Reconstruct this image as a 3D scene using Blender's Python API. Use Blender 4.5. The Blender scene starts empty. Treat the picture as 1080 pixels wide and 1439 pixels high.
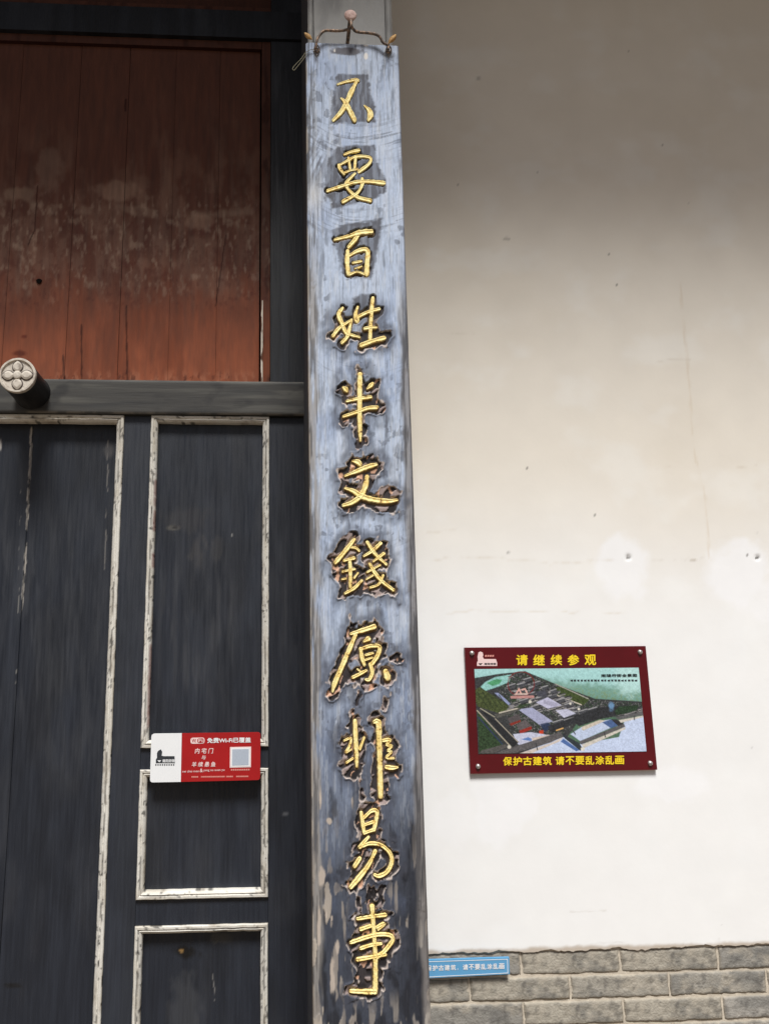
import bpy, bmesh, math
import numpy as np
from mathutils import Matrix, Vector

# ------------------------------------------------------------------ camera, light, exposure
scene = bpy.context.scene
FPX, CX, CY, W0, H0 = 1100.0, 434.0, 719.5, 1080.0, 1439.0     # focal length / principal point / size in photo pixels
YAW, PITCH, ROLL = math.radians(-3.172), math.radians(10.938), math.radians(-0.4225)
CAM = np.array([0.0, -2.40, 1.55])
_ca, _sa, _cb, _sb = math.cos(YAW), math.sin(YAW), math.cos(PITCH), math.sin(PITCH)
FWD = np.array([-_sa*_cb, _ca*_cb, _sb]); _r0 = np.array([_ca, _sa, 0.0]); _u0 = np.cross(_r0, FWD)
RGT = _r0*math.cos(ROLL) + _u0*math.sin(ROLL); UPV = -_r0*math.sin(ROLL) + _u0*math.cos(ROLL)
cam_d = bpy.data.cameras.new('camera'); cam = bpy.data.objects.new('camera', cam_d)
scene.collection.objects.link(cam); scene.camera = cam
cam.matrix_world = Matrix([[RGT[0], UPV[0], -FWD[0], CAM[0]], [RGT[1], UPV[1], -FWD[1], CAM[1]],
                           [RGT[2], UPV[2], -FWD[2], CAM[2]], [0, 0, 0, 1]])
cam_d.sensor_fit = 'VERTICAL'; cam_d.sensor_height = 36.0; cam_d.lens = FPX*36.0/H0
cam_d.shift_x = (W0/2 - CX)/H0; cam_d.shift_y = 0.0
cam_d.clip_start = 0.05; cam_d.clip_end = 3000.0

SUN_EL, SUN_AZ = math.radians(60.0), math.radians(2.0)          # sun in front of the facade, almost straight on
world = bpy.data.worlds.new('World'); scene.world = world; world.use_nodes = True
wn = world.node_tree.nodes; wl = world.node_tree.links; wn.clear()
sky = wn.new('ShaderNodeTexSky'); sky.sky_type = 'NISHITA'; sky.sun_disc = False
sky.sun_elevation = SUN_EL; sky.sun_rotation = math.pi + SUN_AZ; sky.air_density = 1.0; sky.dust_density = 4.0; sky.ozone_density = 1.0
bg = wn.new('ShaderNodeBackground'); bg.inputs['Strength'].default_value = 0.05
wo = wn.new('ShaderNodeOutputWorld'); wl.new(sky.outputs[0], bg.inputs[0]); wl.new(bg.outputs[0], wo.inputs[0])
sun_d = bpy.data.lights.new('sun', 'SUN'); sun_d.energy = 4.7; sun_d.angle = math.radians(17.0); sun_d.color = (1.0, 0.985, 0.955)
sun = bpy.data.objects.new('sun', sun_d); scene.collection.objects.link(sun)
_to = Vector((math.sin(SUN_AZ)*math.cos(SUN_EL), -math.cos(SUN_AZ)*math.cos(SUN_EL), math.sin(SUN_EL)))
sun.rotation_euler = _to.to_track_quat('Z', 'Y').to_euler(); sun.location = (0, -6, 10)
scene.view_settings.view_transform = 'Standard'; scene.view_settings.look = 'None'
scene.view_settings.gamma = 1.0; scene.view_settings.exposure = 0.0; scene.view_settings.use_curve_mapping = False
scene.render.resolution_x = 768; scene.render.resolution_y = 1024
scene.render.engine = 'CYCLES'

# ------------------------------------------------------------------ helpers
def P(px, py, Y):
    """photo pixel -> world point on the plane y = Y (arrays allowed)"""
    px = np.asarray(px, float); py = np.asarray(py, float)
    d = RGT*((px-CX)/FPX)[..., None] - UPV*((py-CY)/FPX)[..., None] + FWD
    t = (Y - CAM[1])/d[..., 1]
    return CAM + d*t[..., None]
def PX(px, py, Y): return float(P(px, py, Y)[0])
def PZ(px, py, Y): return float(P(px, py, Y)[2])
def proj(X, Y, Z):
    v = np.stack([X-CAM[0], np.zeros_like(X)+Y-CAM[1], Z-CAM[2]], -1)
    w = v@FWD
    return CX + FPX*(v@RGT)/w, CY - FPX*(v@UPV)/w
def S(r, g, b):
    c = np.array([r, g, b], float)/255.0
    return np.where(c <= .04045, c/12.92, ((c+.055)/1.055)**2.4)
def sm(a, b, x):
    t = np.clip((x-a)/(b-a), 0, 1); return t*t*(3-2*t)
def mix(a, b, t):
    return a*(1-t[..., None]) + np.asarray(b)*t[..., None]
_tabs = {}
def vn(x, y, seed=0):
    if seed not in _tabs: _tabs[seed] = np.random.RandomState(seed+11).rand(256, 256)
    T = _tabs[seed]; xi = np.floor(x).astype(int); yi = np.floor(y).astype(int); fx = x-xi; fy = y-yi
    fx = fx*fx*(3-2*fx); fy = fy*fy*(3-2*fy)
    a = T[xi & 255, yi & 255]; b = T[(xi+1) & 255, yi & 255]; c = T[xi & 255, (yi+1) & 255]; d = T[(xi+1) & 255, (yi+1) & 255]
    return (a*(1-fx)+b*fx)*(1-fy) + (c*(1-fx)+d*fx)*fy
def vl(x, y, seed=0):
    """angular noise: plain linear facets over a triangulated lattice"""
    if seed not in _tabs: _tabs[seed] = np.random.RandomState(seed+11).rand(256, 256)
    T = _tabs[seed]; xi = np.floor(x).astype(int); yi = np.floor(y).astype(int); fx = x-xi; fy = y-yi
    a = T[xi & 255, yi & 255]; b = T[(xi+1) & 255, yi & 255]; c = T[xi & 255, (yi+1) & 255]; d = T[(xi+1) & 255, (yi+1) & 255]
    return np.where(fx+fy < 1, a+(b-a)*fx+(c-a)*fy, d+(c-d)*(1-fx)+(b-d)*(1-fy))
def fbm(x, y, seed=0, o=4):
    s = 0; a = 1; n = 0
    for i in range(o):
        s = s + a*vn(x*2**i + 17.3*i, y*2**i + 5.1*i, seed+i); n += a; a *= .5
    return s/n
def inpoly(x, y, poly):
    r = np.zeros(x.shape, bool); n = len(poly); j = n-1
    for i in range(n):
        xi, yi = poly[i]; xj, yj = poly[j]
        if yi != yj:
            r ^= ((yi > y) != (yj > y)) & (x < (xj-xi)*(y-yi)/(yj-yi)+xi)
        j = i
    return r
def dpolyline(x, y, pts):
    d = np.full(x.shape, 1e9)
    for (a, b), (c, e) in zip(pts[:-1], pts[1:]):
        vx, vy = c-a, e-b; L = vx*vx+vy*vy+1e-9
        t = np.clip(((x-a)*vx+(y-b)*vy)/L, 0, 1)
        d = np.minimum(d, np.hypot(x-a-t*vx, y-b-t*vy))
    return d

def link(o, parent=None):
    scene.collection.objects.link(o)
    if parent is not None:
        o.parent = parent; p = parent; off = Vector((0, 0, 0))
        while p is not None: off += p.location; p = p.parent
        o.location = o.location - off
    return o
def thing(name, label, cat, base=(0, 0, 0), group=None):
    o = bpy.data.objects.new(name, None); o.location = base; o.empty_display_size = .1
    scene.collection.objects.link(o); o['label'] = label; o['category'] = cat
    if group: o['group'] = group
    return o
def meshobj(name, verts, faces, mat, parent=None, cols=None, smooth=False):
    me = bpy.data.meshes.new(name); me.from_pydata([tuple(v) for v in verts], [], faces)
    if cols is not None:
        at = me.color_attributes.new('Col', 'FLOAT_COLOR', 'POINT')
        at.data.foreach_set('color', np.concatenate([cols, np.ones((len(cols), 1))], 1).astype(np.float32).ravel())
    me.materials.append(mat)
    if smooth: me.polygons.foreach_set('use_smooth', [True]*len(me.polygons))
    bm = bmesh.new(); bm.from_mesh(me); bmesh.ops.recalc_face_normals(bm, faces=bm.faces); bm.to_mesh(me); bm.free()
    me.update()
    return link(bpy.data.objects.new(name, me), parent)
def box(name, x0, x1, y0, y1, z0, z1, mat, parent=None, bev=.002):
    bm = bmesh.new(); bmesh.ops.create_cube(bm, size=1)
    for v in bm.verts: v.co = Vector(((x0+x1)/2+v.co.x*(x1-x0), (y0+y1)/2+v.co.y*(y1-y0), (z0+z1)/2+v.co.z*(z1-z0)))
    if bev: bmesh.ops.bevel(bm, geom=bm.edges[:], offset=bev, segments=1, affect='EDGES')
    me = bpy.data.meshes.new(name); bm.to_mesh(me); bm.free(); me.materials.append(mat)
    return link(bpy.data.objects.new(name, me), parent)
def sheet(name, xs, zs, Y, colfn, mat, parent=None, thick=.02, height=None, side=None, warp=None):
    """a slab facing -y: a fine front grid (relief towards the viewer) with sides going back by `thick`; colours per vertex"""
    xs = np.asarray(xs, float); zs = np.asarray(zs, float); n, m = len(xs), len(zs)
    X, Z = np.meshgrid(xs, zs, indexing='ij')
    if warp: X, Z = warp(X, Z)
    px, py = proj(X, Y, Z); h = height(px, py, X, Z) if height else np.zeros_like(X)
    C = colfn(px, py, X, Z)
    C = np.clip(C, .002, .95)
    V = np.stack([X, Y-h, Z], -1).reshape(-1, 3); C = C.reshape(-1, 3)
    i = np.arange(n-1)[:, None]*m + np.arange(m-1)[None, :]
    F = np.stack([i, i+m, i+m+1, i+1], -1).reshape(-1, 4)
    ring = np.concatenate([np.arange(n)*m, (n-1)*m+np.arange(1, m), np.arange(n-2, -1, -1)*m+m-1, np.arange(m-2, 0, -1)])
    k = len(V); r = len(ring)
    Va = V[ring]; Vb = V[ring].copy(); Vb[:, 1] = Y+thick
    Ca = C[ring] if side is None else np.tile(side, (r, 1))
    V = np.concatenate([V, Va, Vb]); C = np.concatenate([C, Ca, Ca])
    a = k+np.arange(r); b = k+(np.arange(r)+1) % r
    F = np.concatenate([F, np.stack([b, a, a+r, b+r], -1)])
    me = bpy.data.meshes.new(name); me.vertices.add(len(V)); me.vertices.foreach_set('co', V.astype(np.float32).ravel())
    me.loops.add(len(F)*4); me.loops.foreach_set('vertex_index', F.astype(np.int32).ravel())
    me.polygons.add(len(F)); me.polygons.foreach_set('loop_start', np.arange(len(F), dtype=np.int32)*4)
    at = me.color_attributes.new('Col', 'FLOAT_COLOR', 'POINT')
    at.data.foreach_set('color', np.concatenate([C, np.ones((len(C), 1))], 1).astype(np.float32).ravel())
    me.polygons.foreach_set('use_smooth', np.ones(len(F), bool)); me.update(calc_edges=True); me.validate()
    me.materials.append(mat)
    return link(bpy.data.objects.new(name, me), parent)
def ax(a, b, step): return np.linspace(a, b, max(2, int(round((b-a)/step))+1))

# ------------------------------------------------------------------ materials
def nodes(name):
    m = bpy.data.materials.new(name); m.use_nodes = True
    t = m.node_tree; b = t.nodes['Principled BSDF']
    return m, t, b
def vcmat(name, rough=.6, spec=.5, amt=.25, scale=(40, 40, 40), bump=.2, bscale=(120, 120, 120), rvar=.15, bdist=.002, metal=0):
    """vertex colour x fine grain, roughness variation and relief"""
    m, t, b = nodes(name); L = t.links.new
    at = t.nodes.new('ShaderNodeAttribute'); at.attribute_name = 'Col'
    tc = t.nodes.new('ShaderNodeTexCoord')
    def noise(sc, det=5):
        mp = t.nodes.new('ShaderNodeMapping'); mp.inputs['Scale'].default_value = sc; L(tc.outputs['Object'], mp.inputs[0])
        n = t.nodes.new('ShaderNodeTexNoise'); n.inputs['Scale'].default_value = 1; n.inputs['Detail'].default_value = det; L(mp.outputs[0], n.inputs[0]); return n
    n1 = noise(scale)
    mr = t.nodes.new('ShaderNodeMapRange'); mr.inputs[1].default_value = .25; mr.inputs[2].default_value = .75
    mr.inputs[3].default_value = 1-amt; mr.inputs[4].default_value = 1+amt; L(n1.outputs[0], mr.inputs[0])
    mx = t.nodes.new('ShaderNodeVectorMath'); mx.operation = 'SCALE'; L(at.outputs['Color'], mx.inputs[0]); L(mr.outputs[0], mx.inputs['Scale'])
    L(mx.outputs[0], b.inputs['Base Color'])
    r = t.nodes.new('ShaderNodeMapRange'); r.inputs[1].default_value = .3; r.inputs[2].default_value = .7
    r.inputs[3].default_value = rough-rvar; r.inputs[4].default_value = rough+rvar; L(n1.outputs[0], r.inputs[0]); L(r.outputs[0], b.inputs['Roughness'])
    n2 = noise(bscale, 6); bp = t.nodes.new('ShaderNodeBump'); bp.inputs['Strength'].default_value = bump; bp.inputs['Distance'].default_value = bdist
    L(n2.outputs[0], bp.inputs['Height']); L(bp.outputs[0], b.inputs['Normal'])
    b.inputs['Specular IOR Level'].default_value = spec; b.inputs['Metallic'].default_value = metal
    return m
def flat(name, c, rough=.5, spec=.5, metal=0, amt=.12, scale=60, bump=.1, c2=None, bscale=150, thr=None, stretch=(1, 1, 1)):
    """plain colour with procedural mottling towards c2"""
    m, t, b = nodes(name); L = t.links.new
    tc = t.nodes.new('ShaderNodeTexCoord'); mp = t.nodes.new('ShaderNodeMapping'); mp.inputs['Scale'].default_value = stretch; L(tc.outputs['Object'], mp.inputs[0])
    n = t.nodes.new('ShaderNodeTexNoise'); n.inputs['Scale'].default_value = scale; n.inputs['Detail'].default_value = 6; L(mp.outputs[0], n.inputs[0])
    cr = t.nodes.new('ShaderNodeValToRGB'); lo, hi = thr if thr else (.3, .7)
    cr.color_ramp.elements[0].position = lo; cr.color_ramp.elements[1].position = hi
    c = np.asarray(c); d = np.asarray(c2) if c2 is not None else c*(1+amt)
    a = c if c2 is not None else c*(1-amt)
    cr.color_ramp.elements[0].color = (*a, 1); cr.color_ramp.elements[1].color = (*np.clip(d, 0, 1), 1)
    L(n.outputs[0], cr.inputs[0]); L(cr.outputs[0], b.inputs['Base Color'])
    n2 = t.nodes.new('ShaderNodeTexNoise'); n2.inputs['Scale'].default_value = bscale; n2.inputs['Detail'].default_value = 5; L(mp.outputs[0], n2.inputs[0])
    bp = t.nodes.new('ShaderNodeBump'); bp.inputs['Strength'].default_value = bump; bp.inputs['Distance'].default_value = .002
    L(n2.outputs[0], bp.inputs['Height']); L(bp.outputs[0], b.inputs['Normal'])
    b.inputs['Roughness'].default_value = rough; b.inputs['Specular IOR Level'].default_value = spec; b.inputs['Metallic'].default_value = metal
    return m
M = {}
M['plaster'] = vcmat('lime_plaster', .9, .2, .025, (9, 9, 9), .1, (90, 90, 90), .05, .002)
M['black_wood'] = vcmat('black_painted_wood', .5, .45, .12, (140, 140, 7), .4, (260, 260, 16), .14, .0015)
M['beam_wood'] = vcmat('beam_wood', .62, .35, .25, (5, 60, 60), .4, (12, 150, 150), .12, .0015)
M['red_wood'] = vcmat('red_painted_wood', .8, .25, .22, (70, 70, 9), .4, (140, 140, 20), .1, .0015)
M['board'] = vcmat('weathered_board', .75, .3, .13, (330, 330, 22), .6, (330, 330, 30), .12, .0015)
M['column'] = vcmat('grey_column_paint', .6, .35, .15, (60, 60, 20), .3, (120, 120, 60), .1, .001)
M['trim'] = vcmat('cream_moulding_paint', .65, .3, .1, (200, 200, 200), .3, (200, 200, 200), .1, .001)
M['brick'] = vcmat('grey_brick', .92, .15, .22, (45, 45, 60), .7, (160, 160, 160), .05, .003)
M['print'] = vcmat('printed_picture', .35, .5, .0, (5, 5, 5), 0, (5, 5, 5), .03)
M['mortar'] = flat('lime_mortar', S(196, 186, 170), .95, .1, amt=.15, scale=35, bump=.6)
M['gold'] = flat('gold_leaf', S(214, 172, 84), .66, .3, .0, scale=90, bump=.6, c2=S(252, 238, 170), bscale=220, thr=(.3, .6))
_m = M['gold'].node_tree; _cr = [n for n in _m.nodes if n.type == 'VALTORGB'][0].color_ramp
_e = _cr.elements.new(.36); _e.color = (*S(232, 200, 118), 1); _cr.elements[0].color = (*S(120, 92, 62), 1); _cr.elements[0].position = .31
M['iron'] = flat('old_iron', S(92, 82, 76), .6, .4, .3, scale=120, bump=.5, c2=S(176, 146, 122), thr=(.45, .7))
M['nailhead'] = flat('rusty_nail', S(160, 128, 120), .75, .3, .05, scale=150, bump=.5, c2=S(206, 182, 174))
M['leafiron'] = flat('leaf_ochre', S(150, 108, 62), .7, .3, 0, scale=120, bump=.4, c2=S(208, 172, 118))
M['eyelet'] = flat('eyelet_tin', S(110, 108, 110), .5, .4, .3, scale=150, bump=.5, c2=S(170, 165, 160), thr=(.4, .7))
M['string'] = flat('string', S(150, 145, 125), .9, .1, scale=300)
M['red_sign'] = flat('red_sign_face', S(165, 22, 26), .35, .5, scale=15, amt=.06, bump=.03)
M['maroon'] = flat('maroon_sign_face', S(88, 10, 20), .3, .5, scale=12, amt=.12, bump=.03)
M['white_print'] = flat('white_print', S(236, 238, 240), .4, .5, scale=20, amt=.02, bump=.02)
M['pink_print'] = flat('pale_pink_print', S(238, 210, 208), .4, .5, scale=20, amt=.02, bump=.0)
M['small_print'] = flat('small_pale_print', S(220, 150, 140), .4, .5, scale=20, amt=.02, bump=.0)
M['yellow_print'] = flat('yellow_print', S(246, 214, 40), .4, .5, scale=20, amt=.03, bump=.0)
M['dark_print'] = flat('dark_print', S(48, 52, 58), .45, .5, scale=120, amt=.25, bump=.0)
M['black_print'] = flat('black_print', S(16, 18, 22), .45, .5, scale=20, amt=.1, bump=.0)
M['code_grey'] = flat('blank_code_square', S(176, 186, 200), .45, .5, scale=300, amt=.06, bump=.0)
M['blue_sign'] = flat('blue_sign_face', S(96, 160, 205), .4, .5, scale=15, amt=.06, bump=.03)
M['steel'] = flat('screw_steel', S(190, 184, 180), .35, .5, .7, scale=90, bump=.2)
M['pin_paint'] = flat('pin_white_paint', S(206, 198, 186), .75, .3, scale=70, bump=.5, c2=S(150, 140, 130), thr=(.48, .75))
M['pin_line'] = flat('pin_groove', S(92, 84, 80), .85, .2, scale=90, bump=.3)
M['pin_wood'] = flat('pin_dark_wood', S(26, 26, 29), .5, .4, scale=40, bump=.5, amt=.4, stretch=(1, .2, 1))
M['dark'] = flat('dark_interior', S(12, 12, 13), .9, .1)
M['roof_wood'] = flat('eave_timber', S(70, 55, 45), .8, .2, scale=20, amt=.3)
M['tile'] = flat('grey_roof_tile', S(80, 82, 84), .85, .2, scale=20, amt=.3)
M['paving'] = flat('stone_paving', S(116, 103, 87), .85, .3, scale=3, amt=.15, bump=.4, bscale=40)
M['knot'] = flat('knot_hole', S(14, 11, 10), .9, .1)
M['slit'] = flat('pale_gap_light', S(225, 215, 200), .8, .2, scale=60, amt=.1)

# ------------------------------------------------------------------ ground, eaves
g = meshobj('ground', [(-400, -800, 0), (400, -800, 0), (400, 60, 0), (-400, 60, 0)], [(0, 1, 2, 3)], M['paving']); g['kind'] = 'structure'

EAVE_Y, EAVE_Z = -1.15, 4.67  # eave out of view, added to cast the shade on the upper wall
rf = thing('added_eave_roof', 'unseen grey tiled eave added above the gate and wall to shade them', 'roof', (0, EAVE_Y, EAVE_Z))
def slab(name, prof, x0, x1, mat, parent):
    n = len(prof); V = [(x0, y, z) for y, z in prof]+[(x1, y, z) for y, z in prof]
    F = [tuple(range(n)), tuple(range(2*n-1, n-1, -1))]+[(i, (i+1) % n, n+(i+1) % n, n+i) for i in range(n)]
    return meshobj(name, V, F, mat, parent)
slab('roof_deck', [(EAVE_Y, EAVE_Z), (.5, EAVE_Z+.75), (.5, EAVE_Z+.9), (EAVE_Y, EAVE_Z+.12)], -4, 5, M['roof_wood'], rf)
slab('tile_layer', [(EAVE_Y-.06, EAVE_Z+.125), (.5, EAVE_Z+.905), (.5, EAVE_Z+1.0), (EAVE_Y-.06, EAVE_Z+.2)], -4, 5, M['tile'], rf)
for k in range(45):
    x = -3.9+k*.2
    slab('rafter', [(EAVE_Y-.04, EAVE_Z-.1), (.3, EAVE_Z+.57), (.3, EAVE_Z+.655), (EAVE_Y-.04, EAVE_Z-.02)], x, x+.08, M['roof_wood'], rf)

# ------------------------------------------------------------------ plastered wall on a brick base
zB = PZ(840, 1334, 0)                       # top of the bricks
zJ = [PZ(605, 1342, 0), PZ(605, 1374, 0), PZ(605, 1411.6, 0)]
course = (PZ(840, 1334, 0)-PZ(840, 1404.3, 0))/2
xw0, xw1 = PX(545, 700, 0), 3.2
wall = thing('plastered_wall', 'white lime plastered wall above a low grey brick base', 'wall', ((xw0+xw1)/2, 0, 0))
def wallcol(px, py, X, Z):
    c = np.zeros(px.shape+(3,)) + S(234, 228, 217)
    n = fbm(X*2.2, Z*2.6, 3); c = mix(c, S(225, 217, 203), sm(.45, .75, n)*.5)
    n = fbm(X*7, Z*9, 5); c = mix(c, S(240, 238, 232), sm(.5, .8, n)*.5)
    low = sm(620, 900, py+40*(fbm(X*3, Z*3, 8)-.5)); c = mix(c, S(240, 242, 244), low*.8)
    wob = 26*(fbm(px*.03, py*.03, 21)-.5)
    def patch(cx, cy, rx, ry, k):
        nonlocal c
        d = np.hypot((px-cx+wob)/rx, (py-cy+wob*.7)/ry)
        e = fbm(px*.05, py*.05, int(cx) % 50)
        c = mix(c, S(243, 244, 246), (1-sm(.7, 1.12, d+.6*(e-.5)))*k*.85)
    for a in ((872, 795, 36, 48, .95), (1040, 805, 50, 46, 1), (1075, 850, 30, 30, .7), (700, 1140, 40, 55, .9), (640, 1150, 35, 40, .5), (940, 1102, 60, 26, .9), (730, 1130, 22, 26, .8)): patch(*a)
    # old repairs, hairline cracks and trowel lines
    for pts, w, col, k in (([(915, 787), (1000, 785)], .9, (150, 128, 100), .75), ([(955, 400), (966, 520), (975, 640), (990, 700), (996, 782)], 1.3, (205, 186, 158), .5),
                           ([(600, 786), (690, 783), (770, 792), (860, 786)], 1.0, (205, 194, 175), .6), ([(590, 868), (660, 858), (760, 860), (880, 861)], 1.1, (212, 202, 186), .6),
                           ([(920, 658), (975, 657)], .9, (196, 182, 160), .6), ([(1010, 660), (1062, 654)], .9, (196, 182, 160), .5), ([(600, 748), (640, 744)], 1, (205, 195, 178), .5),
                           ([(905, 508), (968, 505)], 1.2, (190, 178, 158), .4), ([(620, 470), (665, 468)], 1, (190, 180, 160), .4),
                           ([(802, 1331), (830, 1326), (880, 1323)], .9, (150, 140, 128), .7), ([(801, 1281), (850, 1279)], .8, (190, 184, 174), .6), ([(1010, 1318), (1011, 1336)], .9, (150, 140, 128), .6)):
        d = dpolyline(px+3*(fbm(px*.08, py*.08, 31)-.5), py+5*(fbm(px*.08, py*.08, 33)-.5), pts)
        c = mix(c, S(*col), (1-sm(w*.4, w*2.0, d))*k*.6*sm(.25, .7, fbm(px*.05, py*.05, 35)))
    rs = np.random.RandomState(4)
    spots = [(882, 783, 3.2), (1064, 784, 3.0), (1049, 779, 2.2), (711, 336, 5.5), (755, 243, 1.2), (930, 204, 1.2), (995, 273, 1.2), (854, 358, 1.4), (866, 400, 1.8), (740, 658, 1.5), (714, 777, 1.6), (836, 724, 1.6), (672, 110, 4)]
    spots += [(rs.uniform(590, 1080), rs.uniform(60, 1320), rs.uniform(.6, 1.2)) for _ in range(28)]
    for (a, b, r) in spots:
        k = .35 if r > 3.5 else .85 if r > 1.3 else .5
        d = np.hypot(px-a, (py-b)*(1.6 if r > 3.5 else 1))/r + .7*(fbm(px*.3, py*.3, 40)-.5)
        c = mix(c, S(96, 90, 84), (1-sm(.6, 1.1, d))*k)
    # brown fringe where the plaster meets the brick
    ez = Z-zB; c = mix(c, S(176, 160, 140), (1-sm(.004, .016, ez+.012*(fbm(X*30, Z*30, 44)-.5)))*.8)
    return c
def wallh(px, py, X, Z):
    h = .0016*(fbm(X*2.4, Z*2.4, 50)-.5) + .0003*(fbm(X*14, Z*22, 52)-.5)
    for a, b, r in ((882, 783, 3.4), (1064, 784, 3.2)): h -= .008*(1-sm(.5, 1.1, np.hypot(px-a, py-b)/r))
    return h
def wallwarp(X, Z):
    k = 1-sm(zB, zB+.05, Z); Z = Z + k*(.014*(fbm(X*16, X*0, 47)-.5)+.009*(fbm(X*75, X*0, 48, 3)-.5)); return X, Z
xs = np.concatenate([ax(xw0, 1.75, .006), ax(1.75, xw1, .15)[1:]]); zs = np.concatenate([ax(zB+.001, zB+.12, .003), ax(zB+.12, 1.75, .006)[1:], ax(1.75, 3.85, .008)[1:], ax(3.85, EAVE_Z+.5, .2)[1:]])
sheet('plaster', xs, zs, -.0045, wallcol, M['plaster'], wall, .03, wallh, warp=wallwarp)
base = box('brick_base', xw0, xw1, .0032, .22, .0, zB+.03, M['mortar'], wall, 0)
# every brick is a piece of its own; a few worn shapes are shared
blen = float(np.mean([PX(871.3, 1350, 0)-PX(731.6, 1350, 0), PX(945, 1390, 0)-PX(807, 1390, 0), PX(1015, 1420, 0)-PX(874.5, 1420, 0)]))
jt = .0055
def brick_mesh(seed, L, H):
    nx, nz = 45, 13
    xs = np.linspace(0, L, nx); zs = np.linspace(0, H, nz); X, Z = np.meshgrid(xs, zs, indexing='ij')
    e = np.minimum(np.minimum(X, L-X), np.minimum(Z, H-Z))
    h = -.0025*(1-sm(0, .005, e)) + .0025*(fbm(X*40+seed*7, Z*40, seed)-.5) - .0016*sm(.66, .74, fbm(X*45+seed*5, Z*45, 75+seed, 3))*(1-sm(.003, .012, e)) - .0012*sm(.66, .72, fbm(X*110+seed, Z*110, 85+seed, 2))
    jx = .004*(fbm(Z*40, X*0+seed, 60+seed)-.5); jz = .005*(fbm(X*30+seed, X*0, 70+seed)-.5)
    tone = [(158, 153, 143), (150, 146, 138), (165, 159, 147), (142, 139, 133), (161, 157, 150)][seed % 5]
    c = np.zeros(X.shape+(3,))+S(*tone)
    c = mix(c, S(112, 111, 108), sm(.48, .72, fbm(X*14+seed*3, Z*22, 80+seed))*.65); c = mix(c, S(176, 168, 154), sm(.52, .72, fbm(X*24, Z*34+seed, 90+seed))*.6); c = mix(c, S(82, 80, 78), sm(.6, .7, fbm(X*60, Z*70+seed, 95+seed))*.5)
    c = mix(c, S(166, 156, 140), (1-sm(.0, .006, e+.009*(fbm(X*50, Z*50, 99)-.5)))*.55)
    V = np.stack([X+jx*(np.abs(X-L/2) > L*.47), -h-.0, Z+jz*(np.abs(Z-H/2) > H*.4)], -1).reshape(-1, 3); C = c.reshape(-1, 3)
    i = np.arange(nx-1)[:, None]*nz+np.arange(nz-1)[None]; F = np.stack([i, i+nz, i+nz+1, i+1], -1).reshape(-1, 4)
    ring = np.concatenate([np.arange(nx)*nz, (nx-1)*nz+np.arange(1, nz), np.arange(nx-2, -1, -1)*nz+nz-1, np.arange(nz-2, 0, -1)]); k = len(V); r = len(ring)
    Vb = V[ring].copy(); Vb[:, 1] = .02; V = np.concatenate([V, Vb]); C = np.concatenate([C, C[ring]])
    b = (np.arange(r)+1) % r; F = np.concatenate([F, np.stack([ring[b], ring, k+np.arange(r), k+b], -1)])
    me = bpy.data.meshes.new('brick'); me.from_pydata(V.tolist(), [], F.tolist())
    at = me.color_attributes.new('Col', 'FLOAT_COLOR', 'POINT'); at.data.foreach_set('color', np.concatenate([np.clip(C, .01, .9), np.ones((len(C), 1))], 1).astype(np.float32).ravel())
    me.polygons.foreach_set('use_smooth', [True]*len(me.polygons)); me.materials.append(M['brick']); return me
bms = [brick_mesh(s, blen-jt, course-jt) for s in range(9)]
rs = np.random.RandomState(7); row = 0
while zB-(row+1)*course > -.02:
    z0 = zB-(row+1)*course+jt*.5
    xj = PX(731.6, 1350, 0) if row % 2 == 0 else PX(660, 1390, 0)
    x = xj
    while x-blen > xw0-blen*.9: x -= blen
    while x < 2.6:
        if x+blen > xw0+.02:
            o = bpy.data.objects.new('brick', bms[rs.randint(9)]); o.location = (x+jt/2, rs.uniform(-.0012, .0002), max(z0, 0.002)); link(o, base)
        x += blen
    row += 1

# ------------------------------------------------------------------ timber column
YC = -.40
cx0, cx1 = PX(432.5, 30, YC), PX(551, 30, YC)
col = thing('wooden_column', 'squared grey painted timber column behind the hanging couplet board', 'column', ((cx0+cx1)/2, -.1, 0))
def colcol(px, py, X, Z):
    c = np.zeros(px.shape+(3,))+S(150, 150, 148)
    c = mix(c, S(116, 116, 116), sm(.45, .75, fbm(X*25, Z*8, 101))*.7); c = mix(c, S(186, 182, 174), sm(.6, .8, fbm(X*40, Z*30, 103))*.5)
    return c
sheet('shaft', ax(cx0+.018, cx1-.022, .006), ax(0, EAVE_Z+.45, .02), YC+.004, colcol, M['column'], col, .45, side=S(45, 46, 48))
for a, b in ((cx0, cx0+.0165), (cx1-.0205, cx1)):
    sheet('corner_bead', ax(a, b, .004), ax(0, EAVE_Z+.45, .02), YC, colcol, M['column'], col, .44, height=lambda px, py, X, Z, a=a, b=b: -.006*np.abs((X-(a+b)/2)/((b-a)/2))**2, side=S(84, 86, 92))

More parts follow.
